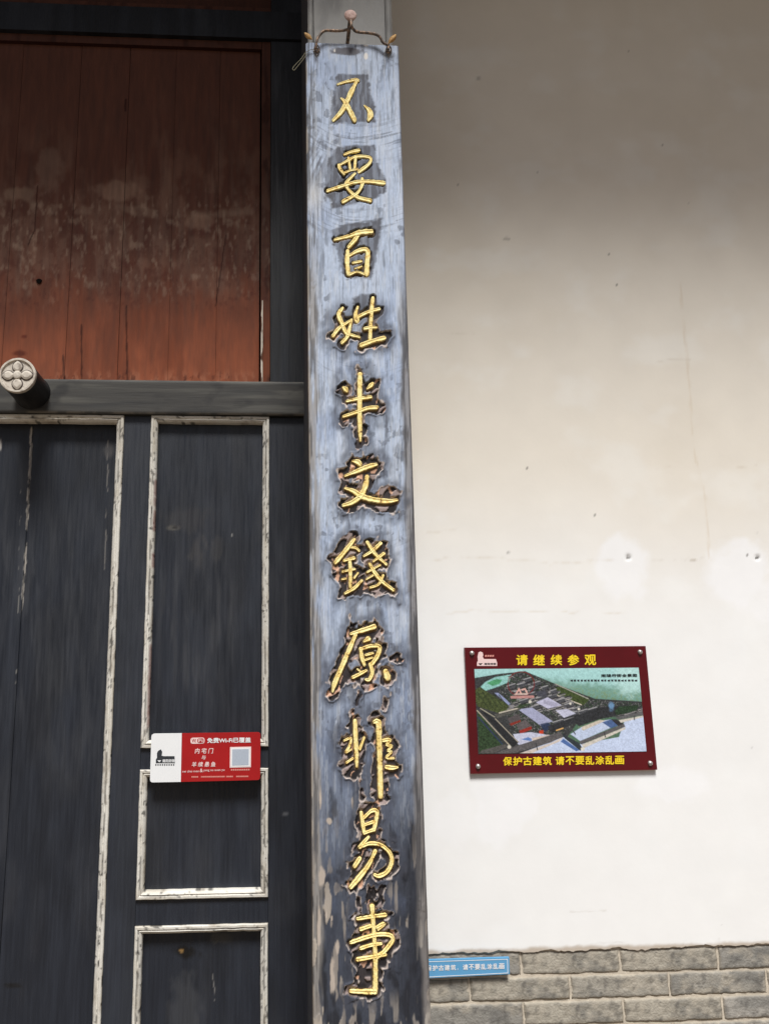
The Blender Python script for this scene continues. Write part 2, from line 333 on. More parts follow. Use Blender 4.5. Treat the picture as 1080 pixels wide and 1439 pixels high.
# ------------------------------------------------------------------ gate screen: lintels, stiles, rails, panels, mouldings, red planks
YD = 0.0
xWest = PX(-330, 700, YD)
xTr = PX(174.9, 595, YD)
xP0 = (PX(212.9, 592, YD)+PX(186, 1439, YD))/2; xP1 = (PX(379.9, 592, YD)+PX(374.2, 1439, YD))/2
xCol = cx0+.03
zLb = (PZ(0, 582, YD)+PZ(380, 586, YD))/2; zLt = (PZ(62, 532, -.02)+PZ(380, 535.9, -.02))/2
p1b, p2t, p2b, p3t = PZ(200, 1051, YD), PZ(198, 1081.7, YD), PZ(284, 1261.8, YD), PZ(284, 1299, YD)
gate = thing('gate_screen', 'black timber gate surround with cream mouldings and a red plank panel above', 'gate frame', (xP0, 0, 0))
def blackcol(seed, tone=(44, 48, 56), marks=()):
    def f(px, py, X, Z):
        c = np.zeros(px.shape+(3,))+S(*tone)
        c = mix(c, S(60, 64, 72), sm(.4, .8, fbm(X*34+seed*3, Z*2.6, 110+seed, 5))*.5)
        c = mix(c, S(72, 72, 74), sm(.5, .85, fbm(X*12, Z*4.5+seed, 116+seed, 6))*.5)
        c = mix(c, S(30, 32, 37), sm(.45, .8, fbm(X*9+seed, Z*5, 122+seed, 6))*.5)
        c = c*np.array([.58, .62, .70])
        for mk in marks: c = mk(c, px, py)
        return c
    return f
def line_mark(pts, w, colr, k, gap=.42, s=1):
    def f(c, px, py):
        d = dpolyline(px+3.0*(fbm(py*.11, py*0+s, 140+s)-.5), py, pts)
        return mix(c, S(*colr), (1-sm(w*.5, w*1.3, d))*k*sm(gap, gap+.1, fbm(px*.2, py*.06, 145+s)))
    return f
def blob_mark(cx, cy, rx, ry, colr, k, s=1, nz=.8):
    def f(c, px, py):
        d = np.hypot((px-cx)/rx, (py-cy)/ry)+nz*(fbm(px*.12, py*.06, 150+s)-.5)
        return mix(c, S(*colr), (1-sm(.4, 1.05, d))*k)
    return f
def streak_mark(x0, x1, y0, y1, colr, k, s=1):
    def f(c, px, py):
        b = sm(x0-8, x0+8, px)*(1-sm(x1-8, x1+8, px))*sm(y0-40, y0+40, py)*(1-sm(y1-40, y1+40, py))
        return mix(c, S(*colr), b*k*.45*sm(.4, .75, fbm(px*.13, py*.018, 160+s, 6)))
    return f
zTop = 4.6
def beamcol(px, py, X, Z):
    c = np.zeros(px.shape+(3,))+S(68, 67, 65)
    c = mix(c, S(96, 95, 90), sm(.45, .75, fbm(X*3, Z*60, 170))*.7); c = mix(c, S(52, 53, 54), sm(.5, .75, fbm(X*5, Z*40, 174))*.7)
    c = mix(c, S(40, 40, 42), sm(.62, .8, fbm(X*12, Z*22, 178))*.6)
    c = mix(c, S(130, 122, 110), (1-sm(.001, .004, np.minimum(zLt-Z, Z-zLb-.002)))*.5*sm(.4, .6, fbm(X*30, Z*5, 179)))
    return c
sheet('lintel', ax(xWest, xCol, .005), ax(zLb, zLt, .004), -.02, beamcol, M['beam_wood'], gate, .1, height=lambda px, py, X, Z: -.004*(1-sm(0, .006, np.minimum(Z-zLb, zLt-Z))), side=S(60, 60, 58))
sheet('stile', ax(xTr+.001, xP0-.001, .004), ax(0, zLb-.002, .008), YD, blackcol(1, (56, 59, 65)), M['black_wood'], gate, .06)
sheet('stile', ax(xP1+.001, xCol, .004), ax(0, zLb-.002, .008), YD, blackcol(2, (45, 48, 55), [streak_mark(390, 430, 760, 1000, (70, 71, 75), .7, 2), blob_mark(401, 1144, 5, 2.5, (95, 97, 102), .9), blob_mark(426, 1241, 1.5, 1.5, (210, 205, 198), 1, 3, 0)]), M['black_wood'], gate, .06)
for a, b, s in ((p2t, p1b, 3), (p3t, p2b, 4)):
    sheet('rail', ax(xP0, xP1, .004), ax(a+.0012, b-.0012, .004), YD-.0005, blackcol(s), M['black_wood'], gate, .05)
MW = .0205
def moulding(x0, x1, z0, z1, parent, seed, w=MW, only=None, tone=(216, 213, 205)):
    """four mitred strips running round a panel; stepped profile falling to the panel"""
    prof = [(0.0, .004), (.0, -.007), (.10, -.0095), (.36, -.0095), (.46, -.0065), (.55, -.0065), (.64, -.0085), (.86, -.005), (1.0, .0), (1.0, .022)]
    sides = {'top': ((x0, z1), (x1, z1), (0, -1)), 'right': ((x1, z1), (x1, z0), (-1, 0)), 'bottom': ((x1, z0), (x0, z0), (0, 1)), 'left': ((x0, z0), (x0, z1), (1, 0))}
    for k, (nm, (A, B, inn)) in enumerate(sides.items()):
        if only and nm not in only: continue
        Ld = math.hypot(B[0]-A[0], B[1]-A[1]); tx, tz = (B[0]-A[0])/Ld, (B[1]-A[1])/Ld
        n = max(3, int(Ld/.004)); V = []; C = []
        for i in range(n+1):
            for (u, y) in prof:
                s = u*w; t = s + (Ld-2*s)*i/n
                wv = .0011*(float(vn(np.array([t*40.]), np.array([seed*3.+k]), 190)[0])-.5)
                V.append((A[0]+tx*t+inn[0]*(s+wv), YD+y, A[1]+tz*t+inn[1]*(s+wv))); C.append((t, u))
        C = np.array(C); t, u = C[:, 0], C[:, 1]; m = len(prof)
        c = np.zeros((len(V), 3))+S(*tone)
        c = mix(c, S(184, 176, 160), sm(.4, .75, fbm(t*12+seed*7, u*2+k, 200))*.6)
        c = mix(c, S(120, 104, 84), sm(.58, .8, fbm(t*40+seed, u*3+k*2, 205))*.45)
        crk = fbm(t*60+seed*5+k*31, u*6.0+k, 210, 3); c = mix(c, S(34, 32, 32), sm(.69, .74, crk)*.75)
        c = mix(c, S(52, 48, 46), (np.abs(u-.5) < .06)*sm(.46, .56, fbm(t*22+k*9+seed, u*0, 215))*.6)
        if seed == 2 and nm == 'left': c = mix(c, S(120, 60, 56), (np.abs(u-.9) < .12)*sm(.5, .6, fbm(t*18, u*0, 218))*.6)
        F = [(i*m+j, (i+1)*m+j, (i+1)*m+j+1, i*m+j+1) for i in range(n) for j in range(m-1)]
        meshobj('moulding', V, F, M['trim'], parent, c)
p3b = .28
pan_specs = [(zLb-.001, p1b, 2), (p2t, p2b, 3), (p3t, p3b, 4)]
marks1 = [blob_mark(244, 742, 12, 5, (84, 82, 78), .9, 2), blob_mark(246, 741, 5, 2.2, (20, 20, 22), 1, 3), blob_mark(262, 730, 40, 22, (66, 63, 62), .3, 4), blob_mark(278, 775, 14, 26, (78, 74, 71), .3, 5, 1.4), blob_mark(305, 770, 10, 26, (70, 68, 67), .3, 6, 1.4), streak_mark(225, 330, 780, 980, (74, 75, 78), .7, 7), blob_mark(326, 752, 1.8, 1.8, (150, 148, 146), 1, 8, 0)]
marks3 = [blob_mark(264, 1338, 20, 10, (12, 12, 14), .95, 9, 1.2), blob_mark(254, 1336, 4, 3, (150, 118, 70), .8, 10, 1.2), line_mark([(299, 1370), (302, 1405)], .7, (120, 118, 116), .8, .3, 11), blob_mark(310, 1318, 20, 10, (72, 70, 68), .6, 12), blob_mark(260, 1420, 30, 60, (66, 68, 72), .5, 12)]
for i, (zt, zb, s) in enumerate(pan_specs):
    sheet('panel', ax(xP0+MW-.004, xP1-MW+.004, .003), ax(zb+MW-.004, zt-MW+.004, .005), YD+.019, blackcol(s+3, (43, 47, 55), [marks1, [], marks3][i]), M['black_wood'], gate, .012)
    moulding(xP0, xP1, zb, zt, gate, s)
box('bottom_rail', xP0, xP1, YD, .05, 0, p3b-.001, M['pin_wood'], gate)
# opening of the door leaf: moulding along its head and right side
xDoor0 = PX(-300, 700, YD)
moulding(xDoor0, xTr, -.02, zLb-.001, gate, 6, MW*1.12, only=('top', 'right'))
# upper part
zK0, zK1 = (PZ(0, 41, -.012)+PZ(379, 53.5, -.012))/2, (PZ(0, 2, -.012)+PZ(379, 16.5, -.012))/2
zF0 = zK0
xR = PX(380.0, 300, YD)
sheet('upper_lintel', ax(xWest, xCol, .012), ax(zK0, zK1, .006), -.012, blackcol(8, (22, 24, 28)), M['black_wood'], gate, .08)
sheet('stile', ax(xR+.001, xCol, .005), ax(zLt+.002, zK0-.0015, .01), YD-.003, blackcol(9, (32, 34, 38), [streak_mark(395, 420, 380, 470, (62, 63, 66), .6, 5)]), M['black_wood'], gate, .06)
sheet('stile', ax(xR+.001, xCol, .01), ax(zK1+.002, zTop, .02), YD-.003, blackcol(10, (30, 32, 36)), M['black_wood'], gate, .06)
JX = [-232, -160, -75, 4.5, 93, 167, 237, 303.5, 364]         # plank joints, photo pixels along the foot of the panel
YR = .02
def redcol(px, py, X, Z):
    c = np.zeros(px.shape+(3,))+S(146, 84, 60)
    c = mix(c, S(124, 68, 47), sm(.4, .75, fbm(px*.06, py*.012, 230))*.7)
    c = mix(c, S(164, 94, 66), sm(.45, .75, fbm(px*.035, py*.02, 234))*.5)
    # lime bloom across the middle, eave shade painted in darker above
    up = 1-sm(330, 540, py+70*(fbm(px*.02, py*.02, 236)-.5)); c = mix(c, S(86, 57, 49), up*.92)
    band = sm(130, 310, py+130*(fbm(px*.03, py*.012, 238)-.5))*(1-sm(370, 440, py+70*(fbm(px*.03, py*.02, 239)-.5)))
    bl = fbm(px*.055, py*.035, 240); c = mix(c, S(146, 118, 102), band*sm(.42, .74, bl)*.28); c = mix(c, S(140, 112, 98), band*sm(.5, .75, fbm(px*.11, py*.012, 242))*.24)
    c = mix(c, S(170, 148, 130), band*sm(250, 300, py)*sm(.54, .78, fbm(px*.2, py*.09, 244))*.38)
    c = mix(c, S(84, 42, 36), sm(250, 330, py)*(1-sm(420, 450, py))*sm(.56, .72, fbm(px*.22, py*.15, 248, 3))*.4)
    c = mix(c, S(150, 122, 106), blob_fac(px, py, 168, 268, 36, 20)*.5); c = mix(c, S(150, 122, 106), blob_fac(px, py, 278, 312, 26, 14)*.5)
    c = mix(c, S(140, 116, 100), blob_fac(px, py, 30, 272, 30, 12)*.6); c = mix(c, S(128, 104, 92), blob_fac(px, py, 70, 240, 22, 40)*.5)
    d = dpolyline(px, py, [(0, 285), (52, 290), (100, 296), (170, 292), (220, 300), (300, 302), (350, 298)])
    c = mix(c, S(168, 146, 128), (1-sm(2, 9, d+8*(fbm(px*.08, py*.1, 252)-.5)))*.25*sm(.4, .55, fbm(px*.05, py*.03, 253)))
    for pts, w in (([(115, 535), (115, 456)], 1.0), ([(179, 535), (178, 430)], 1.1), ([(90, 535), (89, 500)], 1), ([(176, 155), (177, 140)], 1.4), ([(303, 430), (318, 330)], .7), ([(53, 262), (50, 320), (40, 345)], .8)):
        d = dpolyline(px+2*(fbm(py*.08, px*0, 255)-.5), py, pts); c = mix(c, S(48, 22, 18), (1-sm(w*.6, w*1.6, d))*.8)
    c = mix(c, S(88, 40, 30), blob_fac(px, py, 27, 497, 14, 5)*.8); c = mix(c, S(96, 44, 34), blob_fac(px, py, 35, 473, 5, 3)*.8)
    c = mix(c, S(182, 120, 92), sm(515, 534, py)*sm(.5, .65, fbm(px*.15, py*.08, 258))*.5); c = mix(c, S(70, 32, 26), sm(515, 535, py)*sm(.62, .72, fbm(px*.2, py*.1, 259))*.7)
    return c
def blob_fac(px, py, cx, cy, rx, ry):
    d = np.hypot((px-cx)/rx, (py-cy)/ry)+.9*(fbm(px*.1, py*.08, 260+int(cx) % 7)-.5); return 1-sm(.5, 1.05, d)
red = bpy.data.objects.new('red_panel', None); red.location = (PX(185, 300, YR), YR, zLt); link(red, gate); red['label'] = 'red painted plank panel with pale bloom across its middle'
for i, (a, b) in enumerate(zip(JX[:-1], JX[1:])):
    gp = .0009 if i == 4 else .0003
    xa, xb = PX(a, 480, YR)+gp, PX(b, 480, YR)-gp
    lean = (.004, -.002, .003, .006, .001, .004, .0, -.001)[i]
    sheet('plank', ax(xa, xb, .0035), ax(zLt-.01, zK0+.01, .005), YR+(.0006 if i % 2 else 0), redcol, M['red_wood'], red, .018,
          height=lambda px, py, X, Z, xa=xa, xb=xb: -.0013*(1-sm(0, .003, np.minimum(X-xa, xb-X)))+.0008*(fbm(X*30, Z*2, 265)-.5), side=S(40, 18, 14))
box('leak_backing', xWest, xCol, YR+.03, YR+.05, 0, zTop, M['dark'], gate, 0)  # unseen dark sheet added to stop light leaking between the boards
def redframe(px, py, X, Z): return mix(redcol(px, py, X, Z)*.72, S(40, 18, 16), sm(.6, .75, fbm(px*.12, py*.03, 268))*.5)
xF0 = PX(366, 480, .004)
sheet('panel_frame', ax(xF0, xR-.001, .004), ax(zLt+.002, zK0-.001, .006), .004, redframe, M['red_wood'], gate, .02, height=lambda px, py, X, Z: -.003*(1-sm(0, .006, X-xF0)), side=S(50, 22, 18))
sheet('panel_frame', ax(xWest, xF0-.001, .01), ax(zK0-.03, zK0-.001, .004), .005, redframe, M['red_wood'], gate, .02, side=S(50, 22, 18))
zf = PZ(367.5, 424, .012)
sheet('gap_light_strip', ax(PX(366.6, 480, .002), PX(369.2, 480, .002), .001), ax(zLt+.003, zf, .004), .0015, lambda px, py, X, Z: mix(np.zeros(px.shape+(3,))+S(228, 218, 204), S(96, 66, 52), sm(.5, .58, fbm(px*.3, py*.07, 270))), M['red_wood'], gate, .003)  # pale strip painted in for light showing through the gap
kx, kz = PX(55, 395, YR-.003), PZ(55, 395, YR-.003)
kn = [(kx+.0085*math.cos(a)*(1+.2*math.sin(3*a)), YR-.0035, kz+.0085*math.sin(a)) for a in np.linspace(0, 2*math.pi, 14)[:-1]]
meshobj('knot_hole', kn+[(x, y+.003, z) for x, y, z in kn], [tuple(range(13))]+[(i, (i+1) % 13, 13+(i+1) % 13, 13+i) for i in range(13)], M['knot'], gate)
# a second red panel begins at the top edge of the view
sheet('panel_frame', ax(xWest, xR, .01), ax(zK1+.002, zK1+.022, .004), -.004, redframe, M['red_wood'], gate, .02, side=S(50, 22, 18))
sheet('upper_panel', ax(xWest, xR, .02), ax(zK1+.024, zTop, .02), .02, lambda px, py, X, Z: redcol(px, py+0*X, X, Z)*.6, M['red_wood'], gate, .02)

# ------------------------------------------------------------------ door leaf
YL = .036
leaf = thing('door_leaf', 'black painted plank door leaf at the left, cracked between its boards', 'door', (PX(60, 1000, YL), YL, 0))
dm = [line_mark([(45, 602), (43, 640), (40, 700), (36, 790), (30, 860)], 1.5, (176, 170, 162), .95, .36, 1), line_mark([(30, 690), (26, 860), (22, 960)], .8, (130, 128, 124), .8, .48, 2),
      line_mark([(152, 620), (151, 700), (147, 800)], .8, (120, 116, 112), .8, .45, 3), blob_mark(154, 632, 10, 14, (76, 74, 74), .6, 4), streak_mark(0, 60, 650, 1000, (70, 72, 77), .7, 5), streak_mark(60, 150, 720, 1100, (66, 68, 72), .6, 6),
      blob_mark(1, 626, 2, 10, (190, 186, 180), .9, 7), blob_mark(18, 1385, 18, 3, (20, 20, 22), .9, 8)]
xL0, xLm, xL1 = PX(-330, 700, YL), PX(40, 700, YL), PX(176, 595, YL)
for i, (a, b) in enumerate(((xL0, PX(-140, 700, YL)), (PX(-140, 700, YL), xLm), (xLm, xL1))):
    sheet('plank', ax(a+.0008, b-.0008, .003), ax(.01, zLb-.002, .006), YL+.001*(i % 2), blackcol(12+i, (42, 46, 54), dm), M['black_wood'], leaf, .012,
          height=lambda px, py, X, Z, a=a, b=b: -.002*(1-sm(0, .003, np.minimum(X-a, b-X))))

# ------------------------------------------------------------------ carved door pin on the lintel
YP0, YP1 = -.02, -.175
pc = P(24.5, 527, YP1); pcx, pcz = float(pc[0]), float(pc[2]); PR = 26.2*(YP1-CAM[1])/FPX*1.01
pin = thing('door_pin', 'round black door pin with a cream carved flower face on the lintel', 'door pin', (pcx, YP0, pcz))
def lathe(name, prof, cx, cz, mat, parent, n=40, smooth=True, wob=0):
    V = []; m = len(prof)
    for i in range(n):
        a = 2*math.pi*i/n; k = 1+wob*math.sin(5*a+1)+wob*.7*math.sin(11*a)
        for r, y in prof: V.append((cx+r*k*math.cos(a), y, cz+r*k*math.sin(a)))
    F = [(i*m+j, ((i+1) % n)*m+j, ((i+1) % n)*m+j+1, i*m+j+1) for i in range(n) for j in range(m-1)]
    return meshobj(name, V, F, mat, parent, smooth=smooth)
lathe('shaft', [(0.0, YP0+.01), (PR*1.03, YP0+.01), (PR*1.03, YP0-.004), (PR*1.0, YP0-.006), (PR*.99, YP1+.012), (0, YP1+.012)], pcx, pcz, M['pin_wood'], pin, smooth=False, wob=.006)
cap = lathe('flower_face', [(0, YP1+.0115), (PR*1.0, YP1+.0115), (PR*1.0, YP1+.001), (PR*.97, YP1-.001), (PR*.88, YP1-.001), (PR*.85, YP1+.004), (0, YP1+.004)], pcx, pcz, M['pin_paint'], pin, smooth=False, wob=.004)
def petal(ang, mat, grow, dy):
    n = 18; pts = []
    for t in np.linspace(0, 1, n): pts.append((.17+.66*t, .27*math.sin(math.pi*min(1, t*1.0))**.7*(1-.08*t)))
    out = [(x, y) for x, y in pts]+[(x, -y) for x, y in pts[-2:0:-1]]
    ca, sa = math.cos(ang), math.sin(ang); V = []
    cx = .5
    for ring, (k, yy) in enumerate(((1.0+grow, YP1+.0041), (1.0+grow, YP1+.0005+dy), (.6, YP1-.0022+dy))):
        for x, y in out:
            X, Z = cx+(x-cx)*k, y*k; V.append((pcx+PR*(X*ca-Z*sa), yy, pcz+PR*(X*sa+Z*ca)))
    m = len(out); F = [(r*m+i, r*m+(i+1) % m, (r+1)*m+(i+1) % m, (r+1)*m+i) for r in range(2) for i in range(m)]+[tuple(2*m+i for i in range(m))]
    return meshobj('petal' if mat is M['pin_paint'] else 'petal_groove', V, F, mat, cap)
for q in range(4):
    a = math.radians(2+90*q); petal(a, M['pin_line'], .2, .0026); petal(a, M['pin_paint'], -.02, 0)
lathe('flower_centre_groove', [(0, YP1+.004), (PR*.285, YP1+.004), (PR*.285, YP1+.0012), (0, YP1+.0010)], pcx, pcz, M['pin_line'], cap, 24)
lathe('flower_centre', [(PR*.24, YP1+.004), (PR*.24, YP1-.001), (PR*.17, YP1-.003), (0, YP1-.0036)], pcx, pcz, M['pin_paint'], cap, 24)

# ------------------------------------------------------------------ couplet board with its ten carved characters
YB = -.45
ZA, ZBt = PZ(495, 62, YB), PZ(520, 1439, YB)-.35
bx0 = lambda py: 429.6+(py-62)*(440.4-429.6)/1377
XB0 = (PX(429.6, 62, YB)+PX(440.4, 1439, YB))/2; XB1 = (PX(560.5, 62, YB)+PX(605, 1439, YB))/2
board = thing('couplet_board', 'tall hanging couplet board in peeling blue grey paint with gold calligraphy', 'couplet board', ((XB0+XB1)/2, YB, ZBt))
CH = {}   # character -> (origin, zoom, strokes of (x, y, width))
CH['bu'] = ((420, 90, 6.54), [[(355,188,18),(430,165,24),(520,145,30),(545,155,26)], [(535,150,28),(480,260,46),(440,350,42),(390,440,46),(315,520,30)], [(385,315,14),(420,350,36),(470,440,46),(510,520,44)], [(598,382,12),(645,430,40),(655,480,52),(638,515,32)]])
CH['yao'] = ((420, 90, 6.54), [[(415,830,22),(480,805,24),(552,790,28)], [(365,925,26),(375,960,34),(415,1010,24)], [(375,925,20),(440,890,22),(520,850,27),(620,850,27),(660,870,27),(640,920,32),(550,990,34)], [(455,860,24),(470,960,22)], [(520,850,24),(512,960,24)], [(410,1000,20),(480,975,18),(540,965,22)], [(515,1005,22),(450,1070,30),(430,1110,28),(470,1170,28),(540,1225,30),(655,1255,40)], [(580,1050,24),(580,1110,30),(530,1190,28),(405,1265,38)], [(262,1165,30),(400,1120,30),(520,1085,30),(650,1080,32),(780,1095,42)]])
CH['bai'] = ((420, 300, 6.353), [[(318,232,22),(430,205,30),(540,170,45),(645,160,45)], [(525,200,30),(495,240,45),(440,300,25)], [(435,330,28),(430,430,38),(440,540,35)], [(450,375,25),(520,335,32),(590,320,38),(615,350,40),(608,440,42),(605,545,42)], [(480,440,20),(555,425,22)], [(500,490,14),(560,470,14)], [(450,545,25),(520,520,20),(590,545,20)]])
CH['xing'] = ((420, 300, 6.353), [[(390,840,25),(355,900,38),(385,980,36),(420,1060,34),(480,1085,25),(540,1100,20)], [(470,945,22),(455,1010,28),(430,1100,32),(385,1150,35)], [(305,1090,32),(360,1020,28),(470,945,20)], [(525,830,20),(505,900,32),(520,960,45)], [(520,925,30),(610,880,28),(715,850,32)], [(660,750,28),(650,850,34),(640,1000,32),(635,1120,30)], [(585,1025,28),(640,1015,30),(690,1015,22)], [(555,1175,40),(650,1140,38),(760,1110,42)]])
CH['ban'] = ((420, 510, 6.0), [[(375,205,25),(393,220,45),(405,235,28)], [(620,170,25),(605,190,42),(575,215,15)], [(515,90,35),(512,250,40),(512,450,38),(515,560,34),(518,655,20)], [(405,320,22),(500,300,26),(605,285,28)], [(375,450,24),(480,415,28),(580,380,32),(660,375,35)]])
CH['wen'] = ((420, 510, 6.0), [[(455,825,22),(500,835,45),(515,855,35)], [(390,950,20),(480,915,32),(580,875,42),(650,855,30)], [(575,955,30),(560,1040,42),(520,1120,45),(450,1175,38),(375,1200,32)], [(390,1055,20),(460,1080,35),(530,1125,45),(640,1155,45),(750,1165,40),(825,1155,25)]])
CH['qian'] = ((420, 720, 5.537), [[(430,210,26),(360,300,34),(285,390,34)], [(390,270,16),(440,275,24),(470,300,18)], [(350,375,20),(430,355,24)], [(340,460,18),(435,440,16)], [(395,365,24),(400,450,26),(400,580,26)], [(360,630,20),(430,590,26),(490,530,20)], [(335,520,14),(365,515,16)], [(430,510,16),(460,470,12)], [(530,230,25),(590,320,26),(680,405,20)], [(505,340,18),(570,300,26),(635,240,30)], [(580,380,18),(660,320,26)], [(550,400,22),(590,470,28),(650,540,28),(735,605,26)], [(530,465,14),(630,410,18)], [(525,520,14),(575,490,16)], [(555,585,18),(620,560,20),(655,490,20)]])
CH['yuan'] = ((420, 720, 5.537), [[(405,945,22),(490,920,34),(585,890,42)], [(440,955,30),(400,1050,34),(340,1190,38),(280,1330,36),(262,1395,20)], [(505,1005,14),(540,985,40)], [(480,1060,26),(490,1130,30),(510,1190,22)], [(480,1065,22),(560,1040,28),(625,1045,32),(615,1110,32),(570,1180,30)], [(520,1110,18),(575,1095,18)], [(515,1150,16),(570,1130,16)], [(555,1180,26),(570,1250,30),(545,1305,26),(520,1300,20)], [(420,1285,26),(470,1260,26),(525,1230,18)], [(455,1220,14),(480,1240,14)], [(675,1240,50),(690,1290,50)]])
CH['fei'] = ((420, 970, 4.797), [[(378,205,26),(382,320,30),(388,440,28),(390,515,20)], [(305,340,14),(350,325,18),(340,380,16),(315,420,14),(355,400,10)], [(320,490,14),(365,460,14)], [(440,320,16),(410,400,16)], [(510,215,28),(535,215,36),(540,330,36),(545,480,34),(548,620,34),(550,720,32)], [(570,340,24),(615,335,22),(590,370,18),(625,375,18),(600,410,18),(625,415,16),(590,455,16),(640,460,14)], [(590,520,28),(630,525,32),(665,520,14)]])
CH['yi'] = ((420, 970, 4.797), [[(420,825,22),(430,900,26),(440,965,24)], [(440,860,20),(490,815,24),(525,820,26),(520,880,26),(505,945,26)], [(440,910,18),(500,890,18)], [(440,965,20),(510,940,20)], [(470,990,16),(410,1060,26)], [(420,1055,20),(480,1035,24),(550,1045,24),(610,1095,26),(625,1160,28),(595,1225,26),(540,1255,26),(510,1245,20)], [(515,1085,24),(470,1180,28),(410,1260,32),(350,1330,30)], [(375,1190,26),(410,1135,26)]])
CH['shi'] = ((420, 1200, 5.4), [[(445,495,26),(540,480,26),(655,465,30)], [(555,400,38),(562,500,30),(572,640,32),(580,800,34),(580,960,36),(578,1045,40)], [(580,1050,36),(520,1050,34),(395,1045,30)], [(470,575,28),(545,550,22)], [(590,560,20),(650,530,24),(600,580,14)], [(395,675,26),(500,640,28),(600,615,28),(690,620,30),(710,660,30),(650,740,28),(590,790,26)], [(470,720,24),(550,695,24),(625,685,18)], [(445,805,28),(560,785,26),(655,765,26)]])
def smooth_path(st, o):
    ox, oy, z = o; p = np.array([(ox+x/z, oy+y/z, w/z) for x, y, w in st])
    if len(p) == 2: p = np.array([p[0], (p[0]+p[1])/2, p[1]])
    q = np.vstack([2*p[0]-p[1], p, 2*p[-1]-p[-2]]); out = []
    for i in range(1, len(q)-2):
        L = np.hypot(*(q[i+1]-q[i])[:2]); n = max(2, int(L/2.0))
        for t in np.linspace(0, 1, n, endpoint=False):
            a, b, c, d = q[i-1], q[i], q[i+1], q[i+2]
            out.append(.5*((2*b)+(c-a)*t+(2*a-5*b+4*c-d)*t*t+(3*b-a-3*c+d)*t**3))
    out.append(q[-2]); return np.array(out)
PATHS = {k: [smooth_path(s, o) for s in st] for k, (o, st) in CH.items()}
THR = {'bu': -9, 'yao': 1.0, 'bai': 2.0, 'xing': 5.2, 'ban': 5.6, 'wen': 6.6, 'qian': 5.8, 'yuan': 5.6, 'fei': 6.2, 'yi': 5.8, 'shi': 5.0}
LOBES = [[(q[0]/6+420, q[1]/6+510) for q in ((620,1080),(700,1045),(800,1060),(860,1090),(850,1180),(840,1260),(780,1285),(700,1270),(640,1190))],
         [(q[0]/6+420, q[1]/6+510) for q in ((350,180),(385,135),(430,170),(440,240),(440,300),(390,280))], [(q[0]/6+420, q[1]/6+510) for q in ((570,140),(600,95),(650,140),(665,210),(640,280),(570,230))],
         [(q[0]/6+420, q[1]/6+510) for q in ((490,90),(530,30),(545,90),(520,140))], [(q[0]/6+420, q[1]/6+510) for q in ((505,650),(535,650),(560,790),(600,740),(680,840),(560,830),(520,800))],
         [(q[0]/6+420, q[1]/6+510) for q in ((325,1180),(345,1130),(440,1160),(480,1260),(400,1250),(330,1260))],
         [(q[0]/5.537+420, q[1]/5.537+720) for q in ((712,1150),(755,1070),(800,1100),(775,1160))], [(q[0]/5.537+420, q[1]/5.537+720) for q in ((640,1200),(710,1210),(725,1310),(705,1390),(660,1370),(640,1290))],
         [(q[0]/5.537+420, q[1]/5.537+720) for q in ((690,545),(758,540),(760,690),(700,640))], [(q[0]/5.537+420, q[1]/5.537+720) for q in ((260,350),(330,220),(415,160),(470,260),(480,320),(320,480),(285,500))],
         [(q[0]/4.797+420, q[1]/4.797+970) for q in ((350,180),(368,140),(400,200),(380,260))], [(q[0]/4.797+420, q[1]/4.797+970) for q in ((300,330),(360,320),(430,330),(420,560),(375,600),(310,560))], [(q[0]/4.797+420, q[1]/4.797+970) for q in ((560,310),(635,300),(650,440),(690,500),(665,590),(600,560),(560,440))],
         [(q[0]/4.797+420, q[1]/4.797+970) for q in ((395,820),(415,760),(520,745),(555,800),(550,1000),(400,1080))], [(q[0]/4.797+420, q[1]/4.797+970) for q in ((350,1110),(440,1060),(500,1080),(440,1250),(360,1290))],
         [(q[0]/4.797+420, q[1]/4.797+970) for q in ((345,1330),(400,1290),(415,1420),(440,1530),(415,1560),(380,1420))], [(q[0]/4.797+420, q[1]/4.797+970) for q in ((545,1260),(575,1260),(560,1400),(575,1520),(545,1520),(540,1400))],
         [(q[0]/5.4+420, q[1]/5.4+1200) for q in ((425,470),(560,440),(670,450),(665,560),(720,640),(690,740),(660,860),(600,880),(590,1000),(440,1020),(430,860),(385,700),(440,600))]]
CRACKS = [([(517, 391), (520, 410), (523, 418)], 1.0), ([(504, 616), (505, 645)], 1.4), ([(491, 848), (492, 872), (494, 892)], 1.1), ([(503, 972), (501, 990)], .9), ([(537, 970), (541, 1000)], .8), ([(505, 1090), (508, 1130), (510, 1140)], 1.4), ([(518, 1232), (518, 1262)], .9), ([(525, 1235), (526, 1262)], .9), ([(515, 510), (516, 528)], 1.2)]
